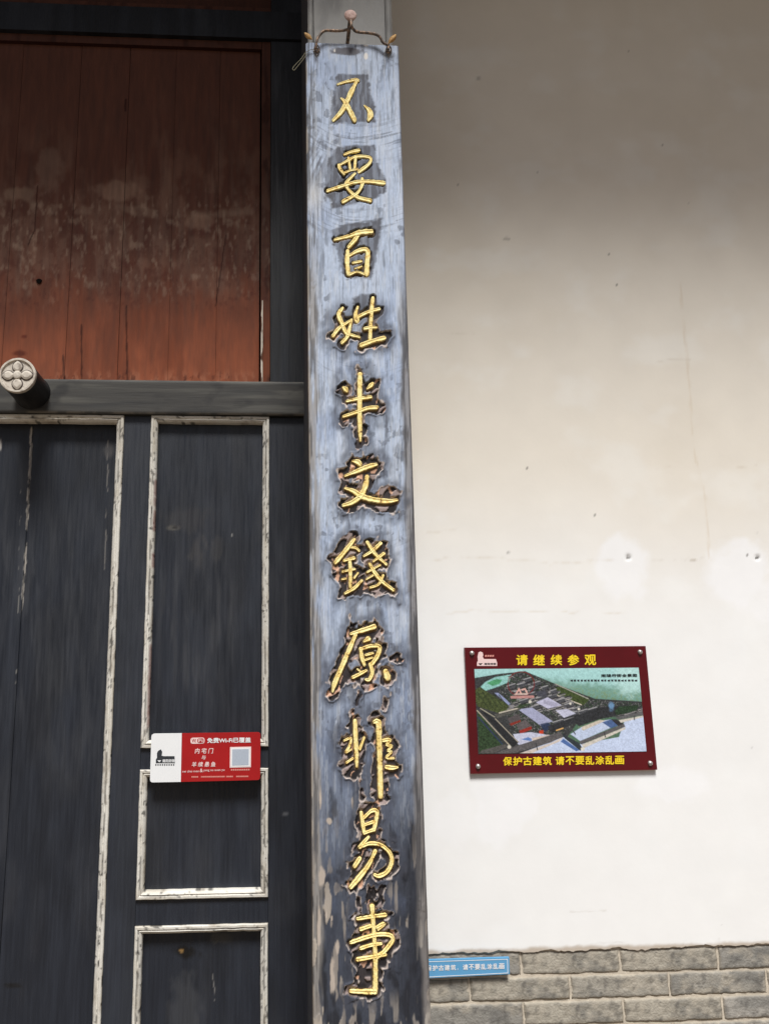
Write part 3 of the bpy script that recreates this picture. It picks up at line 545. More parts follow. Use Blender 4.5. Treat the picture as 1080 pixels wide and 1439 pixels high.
def recess_dist(px, py):
    """signed distance in photo pixels: negative inside the chipped hollows round the characters"""
    D = np.full(px.shape, 60.0); G = np.full(px.shape, 60.0)
    for k, paths in PATHS.items():
        allp = np.vstack(paths); m = (py > allp[:, 1].min()-40) & (py < allp[:, 1].max()+45)
        x, y = px[m], py[m]; d = np.full(x.shape, 60.0)
        for p in paths:
            q = p[::2] if len(p) > 4 else p
            for a in q: d = np.minimum(d, np.hypot(x-a[0], (y-a[1]-1.0)*.82)-a[2]/2)
        G[m] = np.minimum(G[m], d); D[m] = np.minimum(D[m], d-THR[k])
    for L in LOBES:
        m = (py > min(q[1] for q in L)-30) & (py < max(q[1] for q in L)+30); x, y = px[m], py[m]
        e = dpolyline(x, y, L+[L[0]]); D[m] = np.minimum(D[m], np.where(inpoly(x, y, L), -e, e))
    for pts, w in CRACKS:
        D = np.minimum(D, dpolyline(px+2*(fbm(py*.1, px*0, 300)-.5), py, pts)-w)
    jag = 10.0*(vl((px+py*.35)*.10, (py-px*.3)*.075, 301)-.5)+4.5*(vl((px-py*.4)*.23, (py+px*.2)*.17, 303)-.5)
    D = D+jag*sm(-9, -3, D)*(D < 50); D = np.where((py > 430) | (G < 3), D, np.maximum(D, 2)); return np.minimum(D, G-.6*(py > 200)), G
POLY_BU = [(420+a/6.54, 90+b/6.54) for a, b in ((330,130),(360,95),(470,92),(630,95),(655,260),(700,390),(700,540),(600,530),(480,548),(380,535),(280,558),(300,340),(335,230))]
POLY_YAO = [(420+a/6.54, 90+b/6.54) for a, b in ((355,760),(500,745),(690,745),(720,900),(800,1080),(795,1170),(700,1240),(470,1300),(290,1340),(300,1270),(240,1200),(240,1050),(270,870),(330,800))]
POLY_BAI = [(420+a/6.353, 300+b/6.353) for a, b in ((300,180),(290,150),(420,90),(600,70),(740,40),(720,200),(690,400),(650,590),(560,570),(430,590),(380,520),(340,330),(300,280))]
POLY_XING = [(420+a/6.353, 300+b/6.353) for a, b in ((480,760),(560,725),(640,720),(700,800),(640,900),(500,900))]
_cache = {}
def rec(px, py):
    k = px.shape
    if k not in _cache: _cache[k] = recess_dist(px, py)
    return _cache[k]
def boardcol(px, py, X, Z):
    D, G = rec(px, py); e0 = px-bx0(py); e1 = (560.5+(py-62)*(605-560.5)/1377)-px
    st = fbm(px*.16, py*.014, 310); st2 = fbm(px*.35, py*.03, 314); cl = fbm(px*.035, py*.02, 318)
    c = np.zeros(px.shape+(3,))+S(174, 190, 215)
    c = mix(c, S(154, 173, 206), sm(.45, .75, cl)*.7); c = mix(c, S(188, 198, 216), sm(.5, .8, st)*.6)
    c = mix(c, S(112, 120, 136), sm(.58, .74, st2)*.35); c = mix(c, S(96, 102, 114), sm(.63, .76, fbm(px*.10, py*.022, 320))*.55)
    # sweeping brush marks
    arc = py+.006*(px-500)**2*np.where(px < 500, 1, .5)
    ab = np.exp(-((py-195)/24)**2)+np.exp(-((py-310)/18)**2)*.9+np.exp(-((py-515)/14)**2)*.5+np.exp(-((py-760)/20)**2)*.3
    c = mix(c, S(88, 92, 106), np.clip(ab, 0, 1)*sm(.52, .66, fbm(px*.03, arc*.4, 322))*.6)
    sweep = (px-441)+(py-225)*.45
    c = mix(c, S(98, 100, 112), np.exp(-((px-446)/16)**2-((py-225)/40)**2)*sm(.42, .6, fbm(sweep*.25, py*.03, 326))*.85)
    c = mix(c, S(186, 182, 176), np.exp(-((px-440)/14)**2-((py-275)/22)**2)*.7)
    # darker towards the foot, where the paint has gone
    foot = sm(980, 1340, py+150*(fbm(px*.02, py*.008, 330)-.5)+90*sm(.45, 1, (px-430)/160)*sm(1050, 1250, py))
    c = mix(c, S(92, 106, 136), sm(780, 1040, py+120*(fbm(px*.03, py*.012, 331)-.5))*.55)
    c = mix(c, S(50, 54, 65), foot*.93)
    c = mix(c, S(84, 95, 120), foot*sm(.5, .75, fbm(px*.05, py*.03, 333))*.5*(1-sm(1250, 1400, py)))
    c = mix(c, S(36, 37, 44), sm(960, 1200, py)*sm(.50, .64, fbm(px*.06, py*.022, 334, 5))*.8)
    c = mix(c, S(38, 40, 49), sm(545, 590, px+20*(fbm(px*.05, py*.03, 337)-.5))*sm(1080, 1220, py)*.8)
    sp = fbm(px*.5, py*.25, 375, 3); c = c*(1+.35*(sp-.5)*sm(0, 1, fbm(px*.06, py*.05, 377)*1.6))[..., None]
    c = mix(c, S(78, 82, 94), sm(.63, .68, fbm(px*.12, py*.10, 378, 4))*.55*(1-foot)*sm(.45, .6, fbm(px*.025, py*.012, 379)))
    c = mix(c, S(196, 204, 216), sm(.60, .66, fbm(px*.3, py*.028, 380, 4))*.4*(1-foot))
    gr = fbm(px*1.1+2*fbm(px*.05, py*.01, 382), py*.012, 383, 2); c = c*(1-.20*sm(.66, .76, gr)*sm(.35, .6, fbm(px*.04, py*.01, 387)))[..., None]
    c = mix(c, S(60, 62, 72), sm(.75, .80, fbm(px*.7, py*.02, 385, 2))*.4)
    lum = c@np.array([.25, .6, .15]); c = c*.84+lum[..., None]*.16
    # worn long edges
    wv = 7*(fbm(py*.02, px*0, 336)-.5)
    le = 1-sm(8, 17, e0+wv*1.6); c = mix(c, S(150, 146, 142), le*sm(300, 420, py)*.8*sm(.3, .55, fbm(px*.3, py*.02, 338)))
    c = mix(c, S(84, 82, 82), le*sm(.5, .62, fbm(px*.4, py*.016, 340))*.75)
    re = 1-sm(7, 15, e1+wv*1.5); c = mix(c, S(128, 124, 122), re*sm(330, 520, py)*.8); c = mix(c, S(66, 66, 70), re*sm(.46, .6, fbm(px*.3, py*.013, 342))*sm(350, 480, py)*.8)
    c = mix(c, S(70, 66, 66), (1-sm(1, 3.2, e1))*.6); c = mix(c, S(196, 186, 172), (1-sm(.8, 2.6, e0))*sm(.45, .6, fbm(py*.03, px*.1, 344))*.7)
    fl = sm(.60, .64, fbm(px*.10, py*.018, 346, 3)); lowl = sm(1120, 1300, py)
    c = mix(c, S(176, 166, 154), fl*lowl*(1-sm(28, 55, e0))*.9); c = mix(c, S(150, 142, 134), sm(.66, .70, fbm(px*.11, py*.02, 347, 3))*lowl*.8)
    c = mix(c, S(140, 134, 128), sm(1385, 1425, py)*sm(.56, .64, fbm(px*.09, py*.022, 348, 3))*.8); c = mix(c, S(170, 164, 156), sm(.60, .66, fbm(px*.12, py*.016, 349))*(1-sm(8, 20, e1))*sm(1250, 1380, py)*.8)
    for a, b, rx, ry in ((474, 1331, 4, 14), (467, 1372, 4.5, 30), (452, 1234, 6, 18), (462, 1154, 5, 6), (450, 1120, 2, 18), (495, 1128, 1.6, 10), (458, 1286, 2, 5), (466, 1290, 1.6, 4), (448, 1300, 3, 40), (508, 1363, 6, 4)):
        d = np.hypot((px-a)/rx, (py-b)/ry)+.9*(fbm(px*.2, py*.08, 350)-.5); c = mix(c, S(186, 174, 162), (1-sm(.6, 1.0, d))*.9)
    # dark ground brushed in behind the first characters
    for poly, k in ((POLY_BU, .93), (POLY_YAO, .93), (POLY_BAI, .9), (POLY_XING, .85)):
        m = (py > min(q[1] for q in poly)-25) & (py < max(q[1] for q in poly)+25); x, y = px[m], py[m]
        e = dpolyline(x, y, poly+[poly[0]]); e = np.where(inpoly(x, y, poly), -e, e)+5*(fbm(x*.15, y*.3, 352)-.5)
        f = (1-sm(-2, 2.0, e))*k*(.72+.28*sm(.35, .55, fbm(x*.3, y*.05, 354)))
        c[m] = mix(c[m], S(78, 79, 87), f)
    m = (py < 86); c[m] = mix(c[m], S(84, 80, 84), (1-sm(.7, 1.1, np.hypot((px[m]-487)/24, (py[m]-72)/6)+.6*(fbm(px[m]*.2, py[m]*.3, 356)-.5)))*.9)
    c[m] = mix(c[m], S(228, 224, 218), (1-sm(.6, 1, np.hypot((px[m]-514)/3.5, (py[m]-79)/6)))*.9); c[m] = mix(c[m], S(226, 222, 216), (1-sm(.6, 1, np.hypot((px[m]-514)/4, (py[m]-64)/1.6)))*.9); c[m] = mix(c[m], S(226, 222, 216), (1-sm(.6, 1, np.hypot((px[m]-470)/1.5, (py[m]-71)/3)))*.8)
    # dirty halo round the chipped hollows
    hal = (1-sm(1, 17, D+14*(fbm(px*.07, py*.05, 358)-.5)))*sm(410, 440, py); c = mix(c, S(70, 73, 84), hal*.72)
    # chipped lip and hollow
    lip = (1-sm(.5, 1.4, np.abs(D-.1)))*sm(.26, .40, vn(px*.12, py*.10, 360))*sm(430, 470, py)
    c = mix(c, S(206, 192, 182), lip*.85)
    ins = 1-sm(-1.0, .4, D); c = mix(c, S(56, 51, 53), ins); c = mix(c, S(38, 35, 37), ins*sm(.45, .6, fbm(px*.1, py*.08, 364)))
    ch = sm(.66, .68, vl((px+py*.5)*.13, (py-px*.4)*.10, 362))*sm(430, 470, py); c = mix(c, S(158, 142, 138), ins*ch*sm(.8, 1.8, G)*.85)
    ch = sm(.82, .84, vl((px-py*.4)*.15, (py+px*.5)*.12, 366))*sm(430, 470, py); c = mix(c, S(214, 170, 142), ins*ch*sm(.8, 2, G)*.85)
    c = mix(c, S(150, 118, 70), (1-sm(0, 2.0, G))*.5*sm(300, 330, py))
    return c
def boardh(px, py, X, Z):
    D, G = rec(px, py)
    h = -.0055*(1-sm(-1.6, .6, D))+.0026*np.exp(-((D-1.4)/1.6)**2)*sm(.4, .56, vn(px*.16, py*.13, 360))*sm(430, 470, py)
    h += .0012*(fbm(px*.13, py*.015, 370)-.5)*(1+2*sm(1050, 1300, py))
    h += .004*sm(.66, .68, vl((px+py*.5)*.13, (py-px*.4)*.10, 362))*(1-sm(-1, .4, D))*sm(2, 4, G)*sm(430, 470, py)
    w = np.minimum(X-XB0, XB1-X); h -= .006*(1-np.sqrt(np.clip(1-(1-np.clip(w/.009, 0, 1))**2, 0, 1)))
    h += .0012*(fbm(px*.10, py*.018, 346, 3) > .62)*sm(1120, 1300, py)
    return h
def boardwarp(X, Z):
    k = (X-XB0)/(XB1-XB0); return X+.0022*(fbm(Z*6, X*0, 372)-.5)*((k < .02) | (k > .98)), Z
sheet('panel', ax(XB0, XB1, .0019), ax(ZBt, ZA, .0021), YB, boardcol, M['board'], board, .045, boardh, side=S(120, 112, 104), warp=boardwarp)
names = {'bu': 'first', 'yao': 'second'}
for k, paths in PATHS.items():
    V = []; F = []
    for si, p in enumerate(paths):
        n = len(p); tan = np.gradient(p[:, :2], axis=0); tan /= np.linalg.norm(tan, axis=1)[:, None]+1e-9; nor = np.stack([-tan[:, 1], tan[:, 0]], 1)
        # rounded ends
        p = np.vstack([[*(p[0, :2]-tan[0]*p[0, 2]*.42), p[0, 2]*.28], [*(p[0, :2]-tan[0]*p[0, 2]*.28), p[0, 2]*.72], p, [*(p[-1, :2]+tan[-1]*p[-1, 2]*.28), p[-1, 2]*.72], [*(p[-1, :2]+tan[-1]*p[-1, 2]*.42), p[-1, 2]*.28]])
        nor = np.vstack([nor[:1], nor[:1], nor, nor[-1:], nor[-1:]]); n = len(p); o = len(V); m = 13
        wob = 1.02+.36*(vn(np.arange(n)*.8, np.zeros(n)+si*3.1, 380)-.5)
        for i in range(n):
            w = p[i, 2]*.5*wob[i]; hw = .0012+.0011*min(p[i, 2], 7)*.30
            for j in range(m):
                a = math.pi*j/(m-1); q = P(p[i, 0]+nor[i, 0]*w*math.cos(a), p[i, 1]+nor[i, 1]*w*math.cos(a), YB)
                prof = min(1, 1.75*math.sin(a))*(1-.42*math.exp(-((a-math.pi/2)/.42)**2))
                lift = .0028 if k == 'bu' else .001 if k in ('yao', 'bai') else 0
                V.append((q[0], YB+(.0060 if j in (0, m-1) else .0035-lift-hw*prof*1.15-.0001*si), q[2]))
        F += [(o+i*m+j, o+i*m+j+1, o+(i+1)*m+j+1, o+(i+1)*m+j) for i in range(n-1) for j in range(m-1)]
        F += [tuple(o+j for j in range(m)), tuple(o+(n-1)*m+j for j in range(m-1, -1, -1))]
    meshobj('carved_character', V, F, M['gold'], board, smooth=True)

# ------------------------------------------------------------------ iron hanger, nail, string
def tube(name, pts, r, mat, parent, n=8):
    pts = np.array(pts, float); q = np.vstack([2*pts[0]-pts[1], pts, 2*pts[-1]-pts[-2]]); C = []
    for i in range(1, len(q)-2):
        for t in np.linspace(0, 1, 5, endpoint=False):
            a, b, c, d = q[i-1], q[i], q[i+1], q[i+2]; C.append(.5*((2*b)+(c-a)*t+(2*a-5*b+4*c-d)*t*t+(3*b-a-3*c+d)*t**3))
    C.append(pts[-1]); C = np.array(C); V = []
    T = np.gradient(C, axis=0); T /= np.linalg.norm(T, axis=1)[:, None]+1e-9
    for c, t in zip(C, T):
        a = np.cross(t, (0, 1, .01)); a /= np.linalg.norm(a)+1e-9; b = np.cross(t, a)
        for j in range(n): w = 2*math.pi*j/n; V.append(c+r*(a*math.cos(w)+b*math.sin(w)))
    m = len(C); F = [(i*n+j, i*n+(j+1) % n, (i+1)*n+(j+1) % n, (i+1)*n+j) for i in range(m-1) for j in range(n)]+[tuple(range(n-1, -1, -1)), tuple((m-1)*n+j for j in range(n))]
    return meshobj(name, V, F, mat, parent, smooth=True)
def Z2(x, y, Y): return P(400+x/5.4, y/5.4, Y)     # point read off the enlarged top of the board
YH = YB-.015
nl = thing('nail', 'big round headed rusty nail driven into the column top', 'nail', tuple(Z2(500, 140, YC)))
hp = Z2(500, 100, YB-.045)
lathe('head', [(0, YB-.030), (.0145, YB-.032), (.0178, YB-.037), (.0168, YB-.0395), (.010, YB-.0415), (0, YB-.0420)], hp[0], hp[2], M['nailhead'], nl, 24, wob=.02)
tube('shank', [(hp[0], YB-.034, hp[2]), (hp[0]+.0005, YB, hp[2]-.004), (hp[0]+.001, YB+.065, hp[2]-.010)], .0055, M['iron'], nl)
hg = thing('iron_hanger', 'bent iron hanger hooked over the nail, holding up the couplet board', 'hanger', tuple(Z2(500, 330, YH)))
for pts in ([(500, 155), (503, 205), (478, 224), (400, 234), (310, 232), (268, 262), (240, 318), (240, 375)], [(505, 155), (507, 200), (545, 240), (650, 252), (712, 272), (745, 322), (785, 345), (785, 380)]):
    tube('bent_rod', [Z2(x, y, YH-(.022 if y < 215 else .004 if y < 320 else 0)) for x, y in pts], .0040, M['iron'], hg)
for tip, root, w in (((150, 250), (208, 302), 20), ((843, 262), (785, 332), 21)):
    a = Z2(*tip, YH-.012); b = Z2(*root, YH-.006); d = b-a; nn = np.array([-d[2], 0, d[0]]); nn /= np.linalg.norm(nn); V = []
    for t in np.linspace(0, 1, 9):
        w = .0078*math.sin(math.pi*min(1, .06+.94*t))**.8; c = a+d*t
        V += [c-nn*w, c+np.array([0, -.0022, 0])*math.sin(math.pi*t)-np.array([0, .0008, 0]), c+nn*w, c+np.array([0, .0018, 0])]
    F = [(i*4+j, i*4+(j+1) % 4, (i+1)*4+(j+1) % 4, (i+1)*4+j) for i in range(8) for j in range(4)]
    meshobj('leaf_tip', V, F, M['leafiron'], hg, smooth=True)
for x, y in ((242, 395), (786, 400)):
    c = Z2(x, y, YB); V = []
    out = [(-.0085, .012), (.0085, .012), (.0105, .002), (.0045, -.010), (0, -.017), (-.0045, -.010), (-.0105, .002)]
    for k, yy in ((1.0, .001), (1.0, -.002), (.8, -.0035)): V += [(c[0]+a*k, YB+yy, c[2]+b*k) for a, b in out]
    F = [(r*7+i, r*7+(i+1) % 7, (r+1)*7+(i+1) % 7, (r+1)*7+i) for r in range(2) for i in range(7)]+[tuple(14+i for i in range(7))]
    meshobj('eyelet_plate', V, F, M['eyelet'], board)
    tube('eyelet_ring', [(c[0]+.0065*math.cos(a), YB-.008-.003*math.sin(a), c[2]+.004+.0085*math.sin(a)) for a in np.linspace(0, 2*math.pi, 10)], .0018, M['iron'], board, 6)
    lathe('eyelet_screw', [(0, YB-.0062), (.0028, YB-.0055), (.0034, YB-.003), (.0034, YB)], c[0]+.0005, c[2]-.001, M['steel'], board, 10)
sl = thing('string_loop', 'thin pale string loop dangling at the left eyelet', 'string', tuple(Z2(150, 440, YB-.006)))
tube('string', [Z2(x, y, YB-.006) for x, y in ((235, 372), (190, 380), (158, 400), (125, 445), (80, 492), (60, 520), (72, 532), (100, 500), (140, 450), (170, 405))], .0008, M['string'], sl, 6)

# ------------------------------------------------------------------ lettering helper
def text(name, s, x0, y0, x1, y1, Y, mat, parent, slope=0.0, bold=.0, depth=.0006, slant=0.0):
    """lettering whose box is given on the sign face (photo pixel box on plane Y), as thin raised print"""
    cu = bpy.data.curves.new(name, 'FONT'); cu.body = s; cu.size = 1; cu.resolution_u = 3
    o = bpy.data.objects.new(name, cu); scene.collection.objects.link(o)
    dg = bpy.context.evaluated_depsgraph_get(); me = bpy.data.meshes.new_from_object(o.evaluated_get(dg))
    bpy.data.objects.remove(o)
    n = len(me.vertices)
    if n == 0: return None
    v = np.zeros(n*3); me.vertices.foreach_get('co', v); v = v.reshape(-1, 3)[:, :2]
    faces = [list(p.vertices) for p in me.polygons]; bpy.data.meshes.remove(me)
    bl = bold*.8; V = []; F = []; dep = []
    for i, (dx, dz) in enumerate(((0, 0), (bl, 0), (-bl, 0), (0, bl), (0, -bl)) if bold else ((0, 0),)):
        F += [[q+i*n for q in f] for f in faces]; V.append(v+np.array([dx, dz])); dep.append(np.full(n, i*.00005))
    v = np.vstack(V); dep = np.concatenate(dep)
    a, b = v.min(0), v.max(0); u = (v[:, 0]-a[0])/(b[0]-a[0]); w = (v[:, 1]-a[1])/(b[1]-a[1])
    px = x0+u*(x1-x0)+slant*(1-w); py = y1-w*(y1-y0)+slope*u*(x1-x0)
    q = P(px, py, Y); q[:, 1] = Y-dep
    me = bpy.data.meshes.new(name); me.from_pydata(q.tolist(), [], F); me.materials.append(mat); me.update()
    return link(bpy.data.objects.new(name, me), parent)
def plate(name, pts, Y, thick, mat, parent, rnd=0):
    """flat plate from photo-pixel corners on plane Y, front at Y"""
    q = [P(a, b, Y) for a, b in pts]; n = len(q)
    V = [(p[0], Y, p[2]) for p in q]+[(p[0], Y+thick, p[2]) for p in q]
    F = [tuple(range(n))]+[(i, (i+1) % n, n+(i+1) % n, n+i) for i in range(n)]+[tuple(range(2*n-1, n-1, -1))]
    return meshobj(name, V, F, mat, parent)
def rpoly(c, r, n=5):
    """corner list (photo px, in order) with rounded corners"""
    out = []; c = [np.array(q, float) for q in c]; m = len(c)
    for i in range(m):
        p, a, b = c[i], c[i-1], c[(i+1) % m]; rr = r[i] if hasattr(r, '__len__') else r
        if rr == 0: out.append(tuple(p)); continue
        d1 = (a-p)/np.linalg.norm(a-p); d2 = (b-p)/np.linalg.norm(b-p)
        for t in np.linspace(0, 1, n): s = (1-t)**2; e = t**2; out.append(tuple(p+d1*rr*s+d2*rr*e))
    return out

# ------------------------------------------------------------------ red and white notice on the gate
YW = -.022
wf = thing('notice_board', 'red and white wireless notice board fixed across the black gate panel', 'sign', tuple(P(288, 1065, YW)))
def W(x, y): return (190+x/5.143, 1000+y/5.143)
body = plate('white_end', rpoly([W(118, 160), W(337, 157), W(330, 508), W(107, 512)], [4.5, 0, 0, 4.5]), YW, .008, M['white_print'], wf)
plate('red_face', rpoly([W(337.8, 157), W(906, 149), W(903, 494), W(330.8, 508)], [0, 4.5, 4.5, 0]), YW-.0006, .0086, M['red_sign'], wf)
# the stone-lion emblem on the white end
lion = [(165, 285), (185, 272), (196, 290), (192, 318), (205, 322), (285, 322), (288, 372), (150, 372), (150, 345), (158, 335), (158, 300)]
em = plate('emblem', [W(*p) for p in lion], YW-.0006, .0004, M['dark_print'], wf)
plate('emblem_mark', [W(*p) for p in ((160, 352), (190, 352), (175, 366))], YW-.0010, .0003, M['white_print'], em)
text('emblem_lettering', '南阳府衙', *W(198, 344), *W(288, 368), YW-.0011, M['white_print'], em, -.01, .03)
for k in range(9): plate('emblem_small_print', [W(146+k*16, 380), W(155+k*16, 379), W(155+k*16, 389), W(146+k*16, 390)], YW-.0006, .0004, M['dark_print'], em)
pill = plate('wireless_badge', rpoly([W(400, 189), W(502, 187), W(502, 231), W(400, 233)], 3.6), YW-.0012, .0004, M['pink_print'], wf)
text('badge_lettering', 'Wi', *W(410, 196), *W(440, 224), YW-.0016, M['red_sign'], pill, 0, .02)
bd = plate('badge_field', rpoly([W(450, 194), W(495, 193), W(495, 226), W(450, 227)], 2.2), YW-.0016, .0003, M['red_sign'], pill)
text('badge_lettering', 'Fi', *W(458, 198), *W(488, 222), YW-.0020, M['pink_print'], pill, 0, .02)
Yt = YW-.0012
text('heading', '免费Wi-Fi已覆盖', *W(520, 190), *W(836, 228), Yt, M['white_print'], wf, -.015, .035)
text('name_lettering', '内 宅 门', *W(436, 264), *W(566, 304), Yt, M['pink_print'], wf, -.01, .03, slant=-1)
text('name_lettering', '与', *W(483, 316), *W(512, 346), Yt, M['pink_print'], wf, 0, .03, slant=-1)
text('name_lettering', '羊 续 悬 鱼', *W(413, 363), *W(584, 400), Yt, M['pink_print'], wf, -.01, .03, slant=-1)
text('spelling', 'nei zhai men', *W(342, 424), *W(462, 440), Yt, M['pink_print'], wf, -.02, .01)
text('spelling', '&', *W(468, 412), *W(489, 438), Yt, M['pink_print'], wf, 0, .02)
text('spelling', 'yang xu xuan yu', *W(494, 420), *W(646, 436), Yt, M['pink_print'], wf, -.02, .01)
fr = plate('code_frame', [W(685, 256), W(838, 253), W(836, 402), W(683, 406)], Yt, .0004, M['pink_print'], wf)
plate('code_border', [W(692, 263), W(831, 260), W(829, 396), W(690, 399)], Yt-.0004, .0003, M['white_print'], fr)
plate('code_square', [W(702, 273), W(821, 270), W(819, 386), W(700, 389)], Yt-.0008, .0003, M['code_grey'], fr)
for k in range(9): plate('small_print', [W(692+k*15.4, 416-k*.2), W(703+k*15.4, 415-k*.2), W(703+k*15.4, 426-k*.2), W(692+k*15.4, 427-k*.2)], Yt, .0004, M['small_print'], wf)
rs = np.random.RandomState(3); x = 408
while x < 815:
    w = rs.uniform(5, 9)
    if not (452 < x < 474 or 640 < x < 656 or 708 < x < 722): plate('small_print', [W(x, 467-.01*(x-408)), W(x+w, 467-.01*(x-408)), W(x+w, 477-.01*(x-408)), W(x, 477-.01*(x-408))], Yt, .0004, M['small_print'], wf)
    x += w+2.5

# ------------------------------------------------------------------ maroon picture sign on the wall
YS = -.0155
sg = thing('picture_sign', 'maroon sign with an aerial picture of a walled compound on the white wall', 'sign', tuple(P(788, 1000, YS)))
plate('backing_plate', [(652.4, 910), (906.4, 907.8), (922.8, 1081.7), (660.7, 1087.5)], YS, .012, M['maroon'], sg)
def G5(x, y): return (630+x/3.484, 890+y/3.484)
def Q1(x, y): return (640+x/7.2, 900+y/7.2)
def Q2(x, y): return (780+x/7.2, 900+y/7.2)
def Q3(x, y): return (640+x/7.2, 990+y/7.2)
def Q4(x, y): return (780+x/7.2, 990+y/7.2)
def picture():
    c00, c10, c11, c01 = Q1(188, 290), Q2(840, 275), Q4(920, 475), Q3(228, 500)
    nu, nv = 330, 170
    U, Vv = np.meshgrid(np.linspace(0, 1, nu), np.linspace(0, 1, nv), indexing='ij')
    b = lambda i: (c00[i]*(1-U)+c10[i]*U)*(1-Vv)+(c01[i]*(1-U)+c11[i]*U)*Vv
    px, py = b(0), b(1)
    n1 = fbm(px*.16, py*.2, 400); n2 = fbm(px*.5, py*.5, 405, 3); n3 = fbm(px*.9, py*.9, 409, 2)
    # hazy treetops and water at the top
    c = np.zeros(px.shape+(3,))+S(168, 214, 214)
    c = mix(c, S(96, 138, 116), sm(-6, 12, (py-951)-np.clip(px-740, 0, 200)*.075+14*(n1-.5))*.75); c = mix(c, S(62, 92, 66), sm(-4, 18, (py-962)-np.clip(px-740, 0, 200)*.14+18*(n2-.5))*.8)
    c = mix(c, S(188, 226, 224), blobf(px, py, 885, 955, 26, 26, n1)*.8)
    c = mix(c, S(120, 138, 96), sm(.5, .7, n2)*sm(-4, 10, (py-955)-np.clip(px-740, 0, 200)*.1)*.5)
    def poly(pts, col, k=1.0, tex=.25, soft=.5):
        nonlocal c
        e = dpolyline(px, py, pts+[pts[0]]); e = np.where(inpoly(px, py, pts), -e, e)
        v = S(*col)*(1+tex*2*(n3-.5))[..., None]; c = mix(c, v, (1-sm(-soft, soft, e))*k)
    def line(pts, w, col, k=1.0):
        nonlocal c
        c = mix(c, S(*col), (1-sm(w*.5, w*.5+.6, dpolyline(px, py, pts)))*k)
    # built-up ground and roofs
    poly([Q1(190, 380), Q1(420, 340), Q1(700, 310), Q2(0, 440), Q2(400, 590), Q2(900, 620), Q4(900, 110), Q4(250, 140), Q3(1080, 400), Q3(640, 500), Q3(220, 500), Q1(200, 600)], (58, 60, 62), 1, .7)
    sp = sm(.62, .70, n3)*inpoly(px, py, [Q1(420, 345), Q1(700, 315), Q2(0, 450), Q2(400, 600), Q2(880, 640), Q4(880, 60), Q4(250, 140), Q3(1080, 300), Q3(600, 300), Q1(420, 560)]); c = mix(c, S(150, 150, 150), sp*.55); sp = sm(.56, .62, n2)*(px > 700)*inpoly(px, py, [Q1(420, 345), Q1(700, 315), Q2(0, 450), Q2(400, 600), Q2(880, 640), Q4(880, 60), Q4(250, 140), Q3(1080, 300), Q3(600, 300), Q1(420, 560)]); c = mix(c, S(44, 62, 44), sp*.8)
    poly([Q1(300, 420), Q1(400, 370), Q1(560, 345), Q1(540, 420), Q1(420, 470), Q1(300, 510), Q1(250, 470)], (150, 205, 200), .95)
    poly([Q1(310, 430), Q1(410, 390), Q1(470, 400), Q1(440, 440), Q1(370, 460)], (70, 150, 96), .9)
    poly([Q1(195, 500), Q1(240, 470), Q1(570, 680), Q1(470, 720), Q3(440, 90), Q3(220, 20), Q1(200, 620)], (70, 80, 46), 1, .9)
    poly([Q1(390, 530), Q1(430, 530), Q1(560, 640), Q1(580, 690), Q1(540, 660)], (150, 160, 200), .9)
    for k in range(6): line([Q1(215+k*55, 520+k*8), Q1(330+k*48, 690-k*6)], 1.1, (44, 58, 34), .7)
    poly([Q3(220, 60), Q3(500, 420), Q3(340, 490), Q3(235, 490)], (48, 68, 44), 1, .9)
    poly([Q1(560, 600), Q1(680, 590), Q1(760, 640), Q1(660, 690), Q1(580, 670)], (54, 72, 48), .9, .7)
    poly([Q2(0, 470), Q2(60, 470), Q2(350, 590), Q2(280, 660), Q2(0, 560)], (62, 76, 40), 1, .8)
    line([Q2(0, 440), Q2(330, 590)], .8, (160, 160, 150)); line([Q2(0, 550), Q2(260, 650)], .9, (200, 190, 175))
    rs = np.random.RandomState(12)
    for k in range(150):
        a = rs.uniform(712, 800) if k < 110 else rs.uniform(850, 896); bb = (rs.uniform(950+max(0, a-722)*.40, 1000) if k < 110 else rs.uniform(994, 1004)); w = rs.uniform(5, 9); h = rs.uniform(1.6, 3)
        poly([(a, bb), (a+w, bb-w*.28), (a+w+1, bb-w*.28+h), (a+1, bb+h)], tuple(int(t) for t in rs.uniform(44, 104)*np.array([1, 1, 1.1])), .9, .3); line([(a, bb+h+.3), (a+w, bb-w*.28+h+.3)], .6, (190, 186, 184), .5)
    # ranks of roofs round the courts
    for a, b, w in ((722, 972, 13), (738, 976, 12), (753, 981, 12), (766, 987, 11), (729, 985, 12), (746, 993, 12), (712, 964, 11), (727, 962, 12), (742, 967, 12), (757, 973, 11), (770, 978, 11), (782, 984, 10), (793, 990, 10), (804, 996, 10), (735, 955, 10), (748, 960, 10), (760, 966, 9), (772, 971, 9), (784, 1006, 12), (798, 1003, 12), (812, 1000, 12), (826, 997, 12), (840, 1000, 11), (776, 1015, 14), (792, 1012, 14), (850, 996, 11), (862, 999, 10), (874, 995, 10)):
        poly([(a, b), (a+w, b-w*.3), (a+w+2.5, b-w*.3+4.2), (a+2.5, b+4.2)], (70, 72, 78), .95, .5); line([(a, b), (a+w, b-w*.3)], .8, (168, 168, 172), .8); poly([(a+2.5, b+4.2), (a+w+2.5, b-w*.3+4.2), (a+w+2.5, b-w*.3+6.0), (a+2.5, b+6.0)], (34, 34, 40), .9, .4)
    # courts
    poly([Q1(810, 625), Q1(930, 575), Q1(1070, 655), Q1(930, 690)], (190, 190, 216), 1, .1)
    poly([Q3(630, 50), Q3(770, 30), Q3(980, 170), Q3(860, 215)], (164, 168, 198), 1, .1); poly([Q3(850, 200), Q3(930, 180), Q3(975, 220), Q3(900, 280)], (40, 54, 84), .9)
